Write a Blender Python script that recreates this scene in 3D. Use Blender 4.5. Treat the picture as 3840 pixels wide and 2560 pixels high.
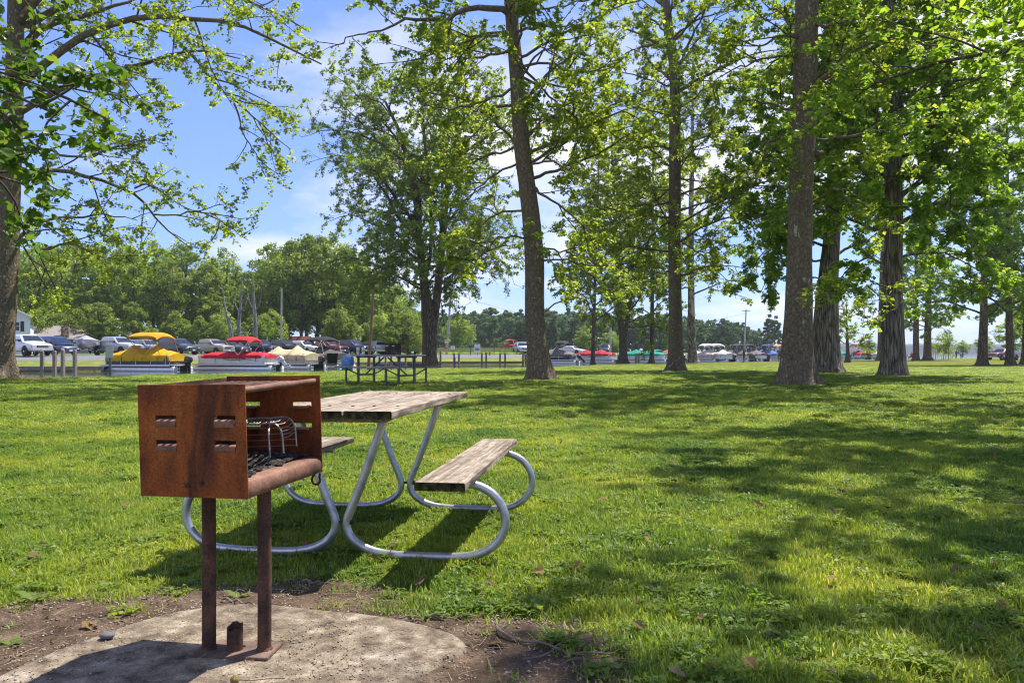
import bpy, bmesh, math, random
import numpy as np
from mathutils import Vector, Matrix, Euler
R = math.radians
S = bpy.context.scene
for o in list(bpy.data.objects): bpy.data.objects.remove(o)

# ------------------------------------------------------------------ camera, sky, sun, exposure
F, HY, CAMH = 2980.0, 1322.0, 1.021           # focal length and horizon row in photo pixels (3840 wide), eye height
cam = bpy.data.cameras.new('camera'); cam_o = bpy.data.objects.new('camera', cam)
S.collection.objects.link(cam_o); S.camera = cam_o
cam.sensor_width = 36.0; cam.lens = F / 3840 * 36.0
cam.shift_y = (HY - 1280) / 3840
cam.clip_start = .05; cam.clip_end = 6000
cam_o.location = (0, 0, CAMH); cam_o.rotation_euler = (R(90), 0, 0)

SUN_EL, SUN_AZ = 61.0, 45.0                   # degrees above horizon, degrees right of straight ahead
W = bpy.data.worlds.new('World'); S.world = W; W.use_nodes = True
nt = W.node_tree; nt.nodes.clear()
def wn(t, **k):
    n = nt.nodes.new(t)
    for a, b in k.items(): setattr(n, a, b)
    return n
out = wn('ShaderNodeOutputWorld'); bg = wn('ShaderNodeBackground'); bg.inputs[1].default_value = .15
sky = wn('ShaderNodeTexSky', sky_type='NISHITA', sun_disc=False, sun_elevation=R(SUN_EL), sun_rotation=R(SUN_AZ),
         altitude=200, air_density=1.0, dust_density=.6, ozone_density=2.2)
tc = wn('ShaderNodeTexCoord'); sep = wn('ShaderNodeSeparateXYZ')
nt.links.new(tc.outputs['Generated'], sep.inputs[0])
zc = wn('ShaderNodeMath', operation='ADD'); zc.inputs[1].default_value = .16
nt.links.new(sep.outputs['Z'], zc.inputs[0])
dv = wn('ShaderNodeVectorMath', operation='DIVIDE'); cb = wn('ShaderNodeCombineXYZ')
for i in range(3): nt.links.new(zc.outputs[0], cb.inputs[i])
nt.links.new(tc.outputs['Generated'], dv.inputs[0]); nt.links.new(cb.outputs[0], dv.inputs[1])
mp = wn('ShaderNodeMapping'); mp.inputs['Location'].default_value = (5.2, 7.0, 0); mp.inputs['Scale'].default_value = (.62, .62, .62)
nt.links.new(dv.outputs[0], mp.inputs[0])
ns = wn('ShaderNodeTexNoise'); ns.inputs['Scale'].default_value = 1.15; ns.inputs['Detail'].default_value = 9; ns.inputs['Roughness'].default_value = .55
nt.links.new(mp.outputs[0], ns.inputs['Vector'])
rp = wn('ShaderNodeValToRGB'); rp.color_ramp.elements[0].position = .49; rp.color_ramp.elements[1].position = .66
nt.links.new(ns.outputs[0], rp.inputs[0])
mx = wn('ShaderNodeMix', data_type='RGBA'); mx.inputs['B'].default_value = (2.6, 2.55, 2.8, 1)
gm = wn('ShaderNodeGamma'); gm.inputs[1].default_value = .72
nt.links.new(sky.outputs[0], gm.inputs[0])
hs_ = wn('ShaderNodeMix', data_type='RGBA', blend_type='MULTIPLY'); hs_.inputs['Factor'].default_value = 1; hs_.inputs['B'].default_value = (.385, .475, .80, 1)
nt.links.new(gm.outputs[0], hs_.inputs['A'])
nt.links.new(rp.outputs[0], mx.inputs['Factor']); nt.links.new(hs_.outputs['Result'], mx.inputs['A'])
nt.links.new(mx.outputs['Result'], bg.inputs[0]); nt.links.new(bg.outputs[0], out.inputs[0])

sl = bpy.data.lights.new('sun', 'SUN'); sl.energy = 2.9; sl.angle = R(.53); sl.color = (1, .945, .85)
sun_o = bpy.data.objects.new('sun', sl); S.collection.objects.link(sun_o)
sd = Vector((math.sin(R(SUN_AZ)) * math.cos(R(SUN_EL)), math.cos(R(SUN_AZ)) * math.cos(R(SUN_EL)), math.sin(R(SUN_EL))))
sun_o.rotation_euler = sd.to_track_quat('Z', 'Y').to_euler(); sun_o.location = (20, 20, 60)

S.view_settings.view_transform = 'Standard'; S.view_settings.look = 'None'
S.view_settings.exposure = 1.6; S.view_settings.gamma = 1.0; S.view_settings.use_curve_mapping = False
S.render.engine = 'CYCLES'
cy = S.cycles
cy.use_denoising = True; cy.denoiser = 'OPENIMAGEDENOISE'
cy.max_bounces = 6; cy.diffuse_bounces = 4; cy.glossy_bounces = 2; cy.transmission_bounces = 4; cy.transparent_max_bounces = 6
cy.caustics_reflective = False; cy.caustics_refractive = False; cy.sample_clamp_indirect = 6
cy.filter_width = 1.15
cy.use_adaptive_sampling = True; cy.adaptive_threshold = .012
S.render.use_persistent_data = False

# ------------------------------------------------------------------ small helpers
C = S.collection
def lawn_z(Y): return np.interp(Y, [-50, 6, 18, 30, 55, 90, 200], [0, 0, .15, .15, 0, -.12, -.18])
def G(px, py):                                 # photo pixel -> point of the lawn it shows
    Y = 20.0
    for _ in range(40): Y = .5 * Y + .5 * F * (CAMH - float(lawn_z(Y))) / max(py - HY, 1)
    return ((px - 1920) * Y / F, Y, float(lawn_z(Y)))
def at(px, py, Y): return ((px - 1920) * Y / F, Y, CAMH - (py - HY) * Y / F)
def gz(px, py, z):                             # photo pixel -> point at height z
    Y = F * (CAMH - z) / (py - HY); return ((px - 1920) * Y / F, Y, z)

def tag(o, label=None, cat=None, group=None, kind=None):
    if label: o['label'] = label
    if cat: o['category'] = cat
    if group: o['group'] = group
    if kind: o['kind'] = kind
    return o
def link(name, me, mat=None, parent=None, loc=(0, 0, 0), rot=(0, 0, 0)):
    o = bpy.data.objects.new(name, me)
    if mat is not None and me is not None and not me.materials:
        for m in (mat if isinstance(mat, (list, tuple)) else [mat]): me.materials.append(m)
    C.objects.link(o); o.location = loc; o.rotation_euler = rot
    if parent is not None: o.parent = parent
    return o
def thing(name, label, cat, loc=(0, 0, 0), rz=0, group=None):
    return tag(link(name, None, None, None, loc, (0, 0, rz)), label, cat, group)
def copy_tree(o, parent=None):
    c = o.copy(); C.objects.link(c); c.parent = parent
    for ch in list(o.children): copy_tree(ch, c)
    return c

class MB:
    """collects shapes, builds one mesh"""
    def __init__(s): s.v = []; s.f = []; s.mi = []; s.cm = 0
    def add(s, vs, fs, M=None):
        n = len(s.v)
        s.v += [tuple(M @ Vector(v)) if M is not None else tuple(v) for v in vs]
        s.f += [tuple(i + n for i in f) for f in fs]; s.mi += [s.cm] * len(fs)
        return s
    def box(s, c, d, rz=0, M=None, rot=None, taper=1.0):
        x, y, z = (k / 2 for k in d); t = taper
        vs = [(-x, -y, -z), (x, -y, -z), (x, y, -z), (-x, y, -z), (-x*t, -y*t, z), (x*t, -y*t, z), (x*t, y*t, z), (-x*t, y*t, z)]
        m = Matrix.Translation(c) @ (Euler(rot).to_matrix().to_4x4() if rot else Matrix.Rotation(rz, 4, 'Z'))
        if M is not None: m = M @ m
        return s.add(vs, [(3, 2, 1, 0), (4, 5, 6, 7), (0, 1, 5, 4), (1, 2, 6, 5), (2, 3, 7, 6), (3, 0, 4, 7)], m)
    def tube(s, pts, r, n=8, caps=True, M=None):
        pts = [Vector(p) for p in pts]; k = len(pts)
        rs = list(r) if isinstance(r, (list, tuple, np.ndarray)) else [r] * k
        t0 = (pts[1] - pts[0]).normalized()
        a = t0.orthogonal().normalized(); vs = []; fs = []
        for i, p in enumerate(pts):
            t = (pts[min(i + 1, k - 1)] - pts[max(i - 1, 0)]).normalized()
            a = (a - t * a.dot(t)); a = a.normalized() if a.length > 1e-6 else t.orthogonal().normalized()
            b = t.cross(a)
            vs += [p + (a * math.cos(2*math.pi*j/n) + b * math.sin(2*math.pi*j/n)) * rs[i] for j in range(n)]
        for i in range(k - 1):
            for j in range(n):
                q = (j + 1) % n; fs.append((i*n+j, i*n+q, (i+1)*n+q, (i+1)*n+j))
        if caps: fs += [tuple(range(n - 1, -1, -1)), tuple((k-1)*n + j for j in range(n))]
        return s.add(vs, fs, M)
    def loft(s, secs, caps=True, closed=True, M=None):
        n = len(secs[0]); vs = [p for sec in secs for p in sec]; fs = []
        for i in range(len(secs) - 1):
            for j in range(n if closed else n - 1):
                q = (j + 1) % n; fs.append((i*n+j, i*n+q, (i+1)*n+q, (i+1)*n+j))
        if caps and closed: fs += [tuple(range(n - 1, -1, -1)), tuple((len(secs)-1)*n + j for j in range(n))]
        return s.add(vs, fs, M)
    def lathe(s, prof, n=16, M=None, axis='Z'):
        vs = []
        for r, z in prof:
            for j in range(n):
                a = 2*math.pi*j/n; p = (r*math.cos(a), r*math.sin(a), z)
                vs.append(p if axis == 'Z' else (p[2], p[0], p[1]) if axis == 'X' else (p[0], p[2], p[1]))
        fs = [(i*n+j, i*n+(j+1) % n, (i+1)*n+(j+1) % n, (i+1)*n+j) for i in range(len(prof)-1) for j in range(n)]
        fs += [tuple(range(n-1, -1, -1)), tuple((len(prof)-1)*n + j for j in range(n))]
        return s.add(vs, fs, M)
    def quad(s, a, b, c, d, M=None): return s.add([a, b, c, d], [(0, 1, 2, 3)], M)
    def slab(s, pts, nrm, th, M=None):          # flat polygon given thickness along nrm
        nrm = Vector(nrm).normalized() * th; n = len(pts)
        vs = [Vector(p) for p in pts] + [Vector(p) - nrm for p in pts]
        return s.add(vs, [tuple(range(n)), tuple(range(2*n-1, n-1, -1))] + [(j, j+n, (j+1) % n + n, (j+1) % n) for j in range(n)], M)
    def build(s, name, mat, parent=None, loc=(0, 0, 0), rot=(0, 0, 0), smooth=35, bevel=0, seg=2):
        me = bpy.data.meshes.new(name); me.from_pydata(s.v, [], s.f)
        if s.cm or any(s.mi): me.polygons.foreach_set('material_index', s.mi)
        bm = bmesh.new(); bm.from_mesh(me)
        bmesh.ops.recalc_face_normals(bm, faces=bm.faces)
        if bevel: bmesh.ops.bevel(bm, geom=[e for e in bm.edges if e.calc_face_angle(0) > .6], offset=bevel, segments=seg, affect='EDGES', clamp_overlap=True)
        bm.to_mesh(me); bm.free()
        if smooth: me.shade_smooth(); me.set_sharp_from_angle(angle=R(smooth))
        return link(name, me, mat, parent, loc, rot)

def np_mesh(name, V, faces, attr=None, smooth=False):
    """V (n,3); faces (m,k) all of one size; attr dict of float point attributes"""
    me = bpy.data.meshes.new(name); V = np.asarray(V, np.float32); faces = np.asarray(faces, np.int32)
    m, k = faces.shape
    me.vertices.add(len(V)); me.vertices.foreach_set('co', V.ravel())
    me.loops.add(m * k); me.loops.foreach_set('vertex_index', faces.ravel())
    me.polygons.add(m); me.polygons.foreach_set('loop_start', np.arange(m, dtype=np.int32) * k)
    me.polygons.foreach_set('loop_total', np.full(m, k, np.int32))
    if smooth: me.polygons.foreach_set('use_smooth', np.ones(m, bool))
    for a, val in (attr or {}).items():
        at_ = me.attributes.new(a, 'FLOAT', 'POINT'); at_.data.foreach_set('value', np.asarray(val, np.float32))
    me.update(calc_edges=True); me.validate()
    return me

# ------------------------------------------------------------------ procedural materials
def M_(name, cols, scale=6., detail=5, rough=.7, metal=0., bump=0., bscale=None, stretch=(1, 1, 1), pos=None, spec=.3,
       trans=0., attr=None, coat=0., dist=0., kind='noise', coord='Object', bdist=.02, rand=0., speck=None):
    m = bpy.data.materials.new(name); m.use_nodes = True; t = m.node_tree; N = t.nodes; L = t.links
    b = N['Principled BSDF']; b.inputs['Roughness'].default_value = rough; b.inputs['Metallic'].default_value = metal
    b.inputs['Specular IOR Level'].default_value = spec
    if coat: b.inputs['Coat Weight'].default_value = coat; b.inputs['Coat Roughness'].default_value = .08
    if not isinstance(cols[0], (tuple, list)): cols = [cols]
    cd = N.new('ShaderNodeTexCoord'); mp = N.new('ShaderNodeMapping'); mp.inputs['Scale'].default_value = stretch
    L.new(cd.outputs[coord], mp.inputs[0])
    def noise(sc, de, kd='noise'):
        if kd == 'voronoi': n = N.new('ShaderNodeTexVoronoi'); n.inputs['Scale'].default_value = sc; o = n.outputs['Distance']
        elif kd == 'cells': n = N.new('ShaderNodeTexVoronoi'); n.inputs['Scale'].default_value = sc; o = n.outputs['Color']
        else:
            n = N.new('ShaderNodeTexNoise'); n.inputs['Scale'].default_value = sc; n.inputs['Detail'].default_value = de
            n.inputs['Roughness'].default_value = .62; n.inputs['Distortion'].default_value = dist; o = n.outputs[0]
        L.new(mp.outputs[0], n.inputs['Vector']); return o
    col = None
    if len(cols) > 1:
        if attr: a = N.new('ShaderNodeAttribute'); a.attribute_name = attr; fac = a.outputs['Fac']
        else: fac = noise(scale, detail, kind)
        rp = N.new('ShaderNodeValToRGB'); e = rp.color_ramp.elements
        ps = pos or [(.3 + .4 * i / (len(cols) - 1)) if not attr else i / (len(cols) - 1) for i in range(len(cols))]
        while len(e) < len(cols): e.new(.5)
        for i, c in enumerate(cols): e[i].position = ps[i]; e[i].color = (*c, 1)
        L.new(fac, rp.inputs[0]); col = rp.outputs[0]
        if speck:                               # fine grain: (scale, darkest, lightest)
            sp = N.new('ShaderNodeTexNoise'); sp.inputs['Scale'].default_value = speck[0]; sp.inputs['Detail'].default_value = 6; sp.inputs['Roughness'].default_value = .75; L.new(cd.outputs[coord], sp.inputs['Vector'])
            sr = N.new('ShaderNodeMapRange'); sr.inputs[1].default_value = .30; sr.inputs[2].default_value = .70; sr.inputs[3].default_value = speck[1]; sr.inputs[4].default_value = speck[2]; L.new(sp.outputs[0], sr.inputs[0])
            sh = N.new('ShaderNodeHueSaturation'); L.new(sr.outputs[0], sh.inputs['Value']); L.new(col, sh.inputs['Color']); col = sh.outputs[0]
        if rand:
            oi = N.new('ShaderNodeObjectInfo'); hs = N.new('ShaderNodeHueSaturation')
            mr = N.new('ShaderNodeMapRange'); mr.inputs[3].default_value = 1 - rand; mr.inputs[4].default_value = 1 + rand
            L.new(oi.outputs['Random'], mr.inputs[0]); L.new(mr.outputs[0], hs.inputs['Value']); L.new(col, hs.inputs['Color']); col = hs.outputs[0]
        L.new(col, b.inputs['Base Color'])
    else: b.inputs['Base Color'].default_value = (*cols[0], 1)
    if bump:
        bn = N.new('ShaderNodeBump'); bn.inputs['Strength'].default_value = bump; bn.inputs['Distance'].default_value = bdist
        L.new(noise(bscale or scale * 3, 4, 'voronoi' if kind == 'voronoi' else 'noise'), bn.inputs['Height']); L.new(bn.outputs[0], b.inputs['Normal'])
    if trans:
        tr = N.new('ShaderNodeBsdfTranslucent'); mxs = N.new('ShaderNodeMixShader'); mxs.inputs[0].default_value = trans
        if col is not None:
            hs = N.new('ShaderNodeHueSaturation'); hs.inputs['Hue'].default_value = .487; hs.inputs['Saturation'].default_value = 1.05; hs.inputs['Value'].default_value = 2.1
            L.new(col, hs.inputs['Color']); L.new(hs.outputs[0], tr.inputs[0])
        else: tr.inputs[0].default_value = (*cols[0], 1)
        L.new(b.outputs[0], mxs.inputs[1]); L.new(tr.outputs[0], mxs.inputs[2])
        L.new(mxs.outputs[0], N['Material Output'].inputs[0])
    return m
def P_(name, c, rough=.4, **k): return M_(name, [tuple(c), tuple(x * .86 for x in c)], scale=3, rough=rough, **k)

m_lawn = M_('lawn_soil', [(.085, .105, .015), (.14, .165, .022), (.20, .19, .04)], scale=1.6, detail=9, rough=.95, bump=.9, bscale=55, spec=.05, bdist=.03)
m_blade = M_('grass_blade', [(.092, .150, .016), (.168, .250, .028), (.27, .335, .050), (.46, .41, .18)], attr='rnd', pos=[0, .5, .86, 1], rough=.5, spec=.35, trans=.42)
m_dirt = M_('bare_dirt', [(.045, .030, .020), (.10, .068, .046), (.17, .12, .085)], scale=7, detail=10, rough=.95, bump=.9, bscale=45, spec=.1, bdist=.02, speck=(110, .4, 1.6))
m_conc = M_('weathered_concrete', [(.055, .042, .030), (.165, .128, .090), (.25, .203, .145), (.42, .36, .28)], scale=13, detail=14, rough=.93, bump=.7, bscale=110, spec=.12, pos=[.30, .46, .57, .72], bdist=.008, speck=(170, .35, 1.6))
m_rust = M_('rusted_steel', [(.030, .016, .012), (.115, .034, .014), (.25, .066, .016), (.36, .118, .028)], scale=5.2, detail=12, rough=.82, bump=.28, bscale=130, stretch=(1.7, 1.7, .62), spec=.25, pos=[.28, .41, .54, .72], dist=.5, bdist=.004, speck=(150, .45, 1.55))
m_rustd = M_('dark_burnt_rust', [(.024, .017, .015), (.07, .038, .026), (.15, .072, .044)], scale=11, detail=10, rough=.85, bump=.3, bscale=110, spec=.25, bdist=.004, speck=(120, .5, 1.6))
m_rustp = M_('pinkish_scoured_rust', [(.085, .040, .027), (.18, .085, .055), (.29, .155, .105)], scale=9, detail=10, rough=.7, bump=.2, bscale=110, spec=.3, bdist=.003, speck=(90, .6, 1.35))
m_ash = M_('ash_and_char', [(.008, .007, .007), (.05, .045, .04), (.20, .17, .14)], scale=45, detail=8, rough=.98, bump=1, bscale=70, spec=.05)
m_galv = M_('galvanised_pipe', [(.30, .31, .33), (.50, .51, .53), (.36, .37, .39)], scale=9, detail=9, rough=.38, metal=.75, bump=.1, bscale=60, spec=.5, bdist=.003)
m_wire = M_('dull_chromed_wire', [(.28, .24, .20), (.5, .47, .42)], scale=30, rough=.45, metal=.6)
m_wood = M_('weathered_table_board', [(.065, .047, .033), (.20, .156, .115), (.325, .265, .205), (.48, .415, .335)], scale=2.6, detail=11, rough=.82, bump=.4, bscale=5.0, stretch=(18, 1.0, 18), pos=[.27, .43, .56, .76], dist=1.1, spec=.2, bdist=.006, rand=.12, speck=(9, .6, 1.35))
m_wooddark = M_('mouldy_board_end', [(.008, .008, .006), (.03, .033, .012), (.12, .10, .05)], scale=26, detail=8, rough=.95, bump=.4, bscale=60, spec=.1)
m_wooddk2 = M_('greyed_timber', [(.10, .08, .06), (.22, .18, .14), (.33, .29, .24)], scale=2, detail=8, rough=.85, bump=.4, bscale=8, stretch=(9, 9, 1.2), rand=.2)
m_wgrey = M_('grey_plank', [(.13, .125, .11), (.24, .23, .20), (.33, .31, .27)], scale=2, detail=8, rough=.85, stretch=(2, 16, 16), rand=.15)
m_gsteel = M_('grey_steel_tube', [(.085, .095, .095), (.16, .17, .17)], scale=6, rough=.5, metal=.35)
m_black = P_('black_plastic', (.014, .014, .016), .45)
m_blackc = P_('black_fabric', (.018, .018, .022), .9)
m_white = P_('white_paint', (.78, .78, .77), .5)
m_rubber = P_('tyre_rubber', (.02, .02, .02), .85)
m_chrome = P_('chrome', (.65, .66, .68), .18, metal=.9)
m_alu = M_('brushed_aluminium', [(.48, .50, .53), (.62, .64, .66)], scale=5, rough=.35, metal=.6)
m_glass = P_('car_glass', (.02, .026, .034), .08, spec=.55)
m_asph = M_('asphalt', [(.13, .13, .14), (.19, .19, .20)], scale=3, detail=8, rough=.9, spec=.1)
m_skin = P_('skin', (.48, .29, .21), .6)

def patchy(m, scale, lo, hi, hue=.02):
    """large soft patches over world position, for surfaces made of many small pieces"""
    t = m.node_tree; N, L = t.nodes, t.links; g = N.new('ShaderNodeNewGeometry'); n = N.new('ShaderNodeTexNoise'); n.inputs['Scale'].default_value = scale; n.inputs['Detail'].default_value = 6; L.new(g.outputs['Position'], n.inputs[0])
    rp = [k for k in N if k.type == 'VALTORGB'][0]; outs = [l.to_socket for l in rp.outputs[0].links]
    mr = N.new('ShaderNodeMapRange'); mr.inputs[1].default_value = .3; mr.inputs[2].default_value = .7; mr.inputs[3].default_value = lo; mr.inputs[4].default_value = hi; L.new(n.outputs[0], mr.inputs[0])
    mh = N.new('ShaderNodeMapRange'); mh.inputs[1].default_value = .3; mh.inputs[2].default_value = .7; mh.inputs[3].default_value = .5 + hue; mh.inputs[4].default_value = .5 - hue; L.new(n.outputs[0], mh.inputs[0])
    hs = N.new('ShaderNodeHueSaturation'); L.new(mr.outputs[0], hs.inputs['Value']); L.new(mh.outputs[0], hs.inputs['Hue']); L.new(rp.outputs[0], hs.inputs['Color'])
    for o in outs: L.new(hs.outputs[0], o)
patchy(m_blade, .9, .62, 1.32, .03); patchy(m_lawn, .9, .65, 1.3, .025)

# ------------------------------------------------------------------ the setting
rng = np.random.default_rng(7)
WATER_Z = -.40
edge_px = [(-300, 1424), (130, 1420), (450, 1414), (700, 1403), (1000, 1397), (1250, 1393), (1480, 1388), (1650, 1382), (1950, 1380), (2100, 1375),
           (2300, 1363), (2480, 1361), (2700, 1358), (2930, 1355), (3150, 1350), (3400, 1346), (3660, 1342.5)]
edge = [G(*p) for p in edge_px]
EX = np.array([-140, -60] + [e[0] for e in edge] + [150, 330]); EY = np.array([24, 26] + [e[1] for e in edge] + [190, 200])
def edge_y(x): return np.interp(x, EX, EY) + .25 * np.sin(np.asarray(x) * 2.3) + .15 * np.sin(np.asarray(x) * 5.1)
def smooth_noise(x, y): return .5 * np.sin(x * .61 + 1.3 * np.sin(y * .37)) + .5 * np.sin(y * .53 + 1.1 * np.sin(x * .29 + 2))
def ground_z(x, y): return lawn_z(y) + .025 * smooth_noise(x, y) * np.clip((np.asarray(y) - 5) / 6, 0, 1)
xs = np.unique(np.concatenate([np.linspace(-140, -30, 12), np.linspace(-30, 50, 90), np.linspace(50, 330, 36)]))
rows = np.concatenate([np.linspace(0, .35, 24) ** 1.3 * 1.0, np.linspace(.28, 1, 70)]); rows = np.unique(np.round(rows, 5))
V = []
for t in rows:
    ye = edge_y(xs); y = -30 + (ye + 30) * t; V.append(np.c_[xs, y, ground_z(xs, y)])
ye = edge_y(xs)
V.append(np.c_[xs, ye + .12, ground_z(xs, ye) - .06]); V.append(np.c_[xs, ye + .22, np.full_like(xs, -.35)]); V.append(np.c_[xs, ye + .9, np.full_like(xs, -1.2)])
nr, nc = len(V), len(xs); V = np.concatenate(V)
I = np.arange(nr * nc).reshape(nr, nc)
Q = np.stack([I[:-1, :-1], I[:-1, 1:], I[1:, 1:], I[1:, :-1]], -1).reshape(-1, 4)
tag(link('lawn', np_mesh('lawn', V, Q, smooth=True), m_lawn), 'mown green park lawn dappled with tree shade', kind='structure')

# lake and channel water
m_water = bpy.data.materials.new('lake_water'); m_water.use_nodes = True
b = m_water.node_tree.nodes['Principled BSDF']; b.inputs['Base Color'].default_value = (.055, .075, .06, 1); b.inputs['Roughness'].default_value = .04; b.inputs['Specular IOR Level'].default_value = .9
n1 = m_water.node_tree.nodes.new('ShaderNodeTexNoise'); n1.inputs['Scale'].default_value = 1.1; n1.inputs['Detail'].default_value = 4
tcw = m_water.node_tree.nodes.new('ShaderNodeTexCoord'); mpw = m_water.node_tree.nodes.new('ShaderNodeMapping'); mpw.inputs['Scale'].default_value = (.6, 2.2, 1)
bw = m_water.node_tree.nodes.new('ShaderNodeBump'); bw.inputs['Strength'].default_value = .07; bw.inputs['Distance'].default_value = .08
l = m_water.node_tree.links; l.new(tcw.outputs['Object'], mpw.inputs[0]); l.new(mpw.outputs[0], n1.inputs[0]); l.new(n1.outputs[0], bw.inputs['Height']); l.new(bw.outputs[0], b.inputs['Normal'])
mb = MB(); mb.quad((-900, 15, WATER_Z), (1580, 15, WATER_Z), (1580, 1640, WATER_Z), (-900, 1640, WATER_Z))
tag(mb.build('water', m_water, smooth=0), 'calm channel and lake water beyond the lawn', kind='structure')

# far bank: dock line -> grass verge -> road and parking -> land running back under the woods
bank_px = [(-700, 60), (60, 61), (395, 61.5), (440, 66), (545, 69), (760, 75), (1150, 85), (1280, 88), (1400, 90), (1700, 94), (1935, 97), (1985, 110), (2150, 121), (2500, 133), (2700, 145), (2950, 155), (3010, 190)]
BX = np.array([-150] + [(p - 1920) * Y / F for p, Y in bank_px]); BY = np.array([58] + [Y for p, Y in bank_px])
def bank_y(x): return float(np.interp(x, BX, BY))
LOT_Z = .74
m_verge = M_('dry_verge_grass', [(.30, .21, .08), (.20, .20, .05), (.12, .17, .03), (.26, .24, .07)], scale=.5, detail=8, rough=.95, bump=.8, bscale=12, spec=.05)
m_wgrass = M_('woodland_floor', [(.06, .10, .02), (.10, .15, .03), (.16, .17, .05)], scale=.4, detail=8, rough=.95, bump=.8, bscale=8, spec=.05)
bx = np.unique(np.concatenate([[-150, -100], np.linspace(-60, (3010 - 1920) * 190 / F, 80)])); by = np.interp(bx, BX, BY)
def strip(name, prof, mat, label):
    V = np.concatenate([np.c_[bx, (by + d if not isinstance(d, str) else np.full_like(bx, float(d))), np.full_like(bx, z)] for d, z in prof])
    n = len(bx); I = np.arange(len(prof) * n).reshape(len(prof), n)
    Q = np.stack([I[:-1, :-1], I[:-1, 1:], I[1:, 1:], I[1:, :-1]], -1).reshape(-1, 4)
    return tag(link(name, np_mesh(name, V, Q, smooth=True), mat), label, kind='structure')
strip('far_verge', [(0, -1.2), (.02, -.12), (.6, -.03), (2.2, .18), (3.6, .36)], m_verge, 'patchy dry grass verge behind the dock')
strip('road', [(3.55, .364), (5, .52), (7.5, .66), (10, LOT_Z), (16, LOT_Z + .02), (22, LOT_Z + .04)], m_asph, 'grey asphalt road and parking strip beyond the channel')
strip('far_ground', [(21.9, LOT_Z + .036), (30, .9), (60, 1.0), (160, 1.0), (500, .9)], m_wgrass, 'rough grass running back under the woods')

# dirt patch and concrete pad in the foreground (outlines read off the photograph, lying on the ground)
def poly_ground(pts, z): return [gz(x * 1.6327, y * 1.6327, z) for x, y in pts]
dirt_px = [(-420, 1440), (-200, 1408), (0, 1392), (110, 1372), (250, 1372), (400, 1352), (560, 1340), (700, 1326), (830, 1332), (905, 1352), (960, 1392), (1060, 1412), (1190, 1416), (1330, 1432), (1420, 1462), (1470, 1500), (1480, 1568), (1470, 1700), (1200, 2100), (-300, 2100), (-700, 1700)]
pad_px = [(-150, 1600), (0, 1534), (120, 1484), (300, 1421), (400, 1396), (470, 1386), (560, 1377), (650, 1381), (740, 1391), (830, 1398), (920, 1411), (1000, 1430), (1060, 1449), (1087, 1466), (1091, 1480), (1075, 1496), (1045, 1514), (1010, 1531), (975, 1556), (930, 1610), (800, 1760), (420, 1960), (-100, 1900)]
DIRT = np.array([p[:2] for p in poly_ground(dirt_px, 0.0)]); PAD = np.array([p[:2] for p in poly_ground(pad_px, .03)])
def inside(P, poly):
    x, y = P[:, 0], P[:, 1]; r = np.zeros(len(P), bool); n = len(poly)
    for i in range(n):
        x0, y0 = poly[i]; x1, y1 = poly[(i + 1) % n]
        c = ((y0 > y) != (y1 > y)); xi = x0 + (y - y0) * (x1 - x0) / (y1 - y0 + 1e-12); r ^= c & (x < xi)
    return r
def poly_dist(P, poly):
    d = np.full(len(P), 1e9); n = len(poly)
    for i in range(n):
        a = poly[i]; e = poly[(i + 1) % n] - a; t = np.clip(((P - a) @ e) / (e @ e), 0, 1); d = np.minimum(d, np.linalg.norm(P - a - t[:, None] * e, axis=1))
    return d
def fine_noise(P, k, seed=0):
    r = np.random.default_rng(seed); o = np.zeros(len(P))
    for i in range(10):
        a = r.uniform(0, 6.28); f = k * r.uniform(.5, 2.2); o += np.sin((P[:, 0] * math.cos(a) + P[:, 1] * math.sin(a)) * f + r.uniform(0, 6.28))
    return o / 4.5
def sheet(name, poly, res, zfn, mat, label, grow=0.):
    lo, hi = poly.min(0) - res - grow, poly.max(0) + res + grow
    gx, gy = np.arange(lo[0], hi[0], res), np.arange(lo[1], hi[1], res)
    P = np.stack(np.meshgrid(gx, gy), -1).reshape(-1, 2); n = len(gx); m = len(gy)
    I = np.arange(n * m).reshape(m, n); Q = np.stack([I[:-1, :-1], I[:-1, 1:], I[1:, 1:], I[1:, :-1]], -1).reshape(-1, 4)
    d = poly_dist(P, poly) * np.where(inside(P, poly), 1, -1)
    keep = (d[Q] > -grow - res * .2).all(1); Q = Q[keep]
    us = np.unique(Q); mp_ = np.full(len(P), -1); mp_[us] = np.arange(len(us))
    V = np.c_[P, zfn(P, d)][us]
    return tag(link(name, np_mesh(name, V, mp_[Q], smooth=True), mat), label, kind='structure')
sheet('dirt_patch', DIRT, .03, lambda P, d: -.012 + .024 * np.clip(d / .15 + .4, 0, 1) + .006 * fine_noise(P, 30, 1) * np.clip(d * 6, 0, 1), m_dirt, 'bare brown dirt around the concrete pad', grow=.08)
PAD_Z = .03
def pad_z(P, d): return PAD_Z + .0025 * fine_noise(P, 9, 3) - .085 * np.clip(1 - d / .05, 0, 2) ** 2.0
sheet('concrete_pad', PAD, .014, pad_z, m_conc, 'rough weathered concrete pad with exposed aggregate', grow=.03)

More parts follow.
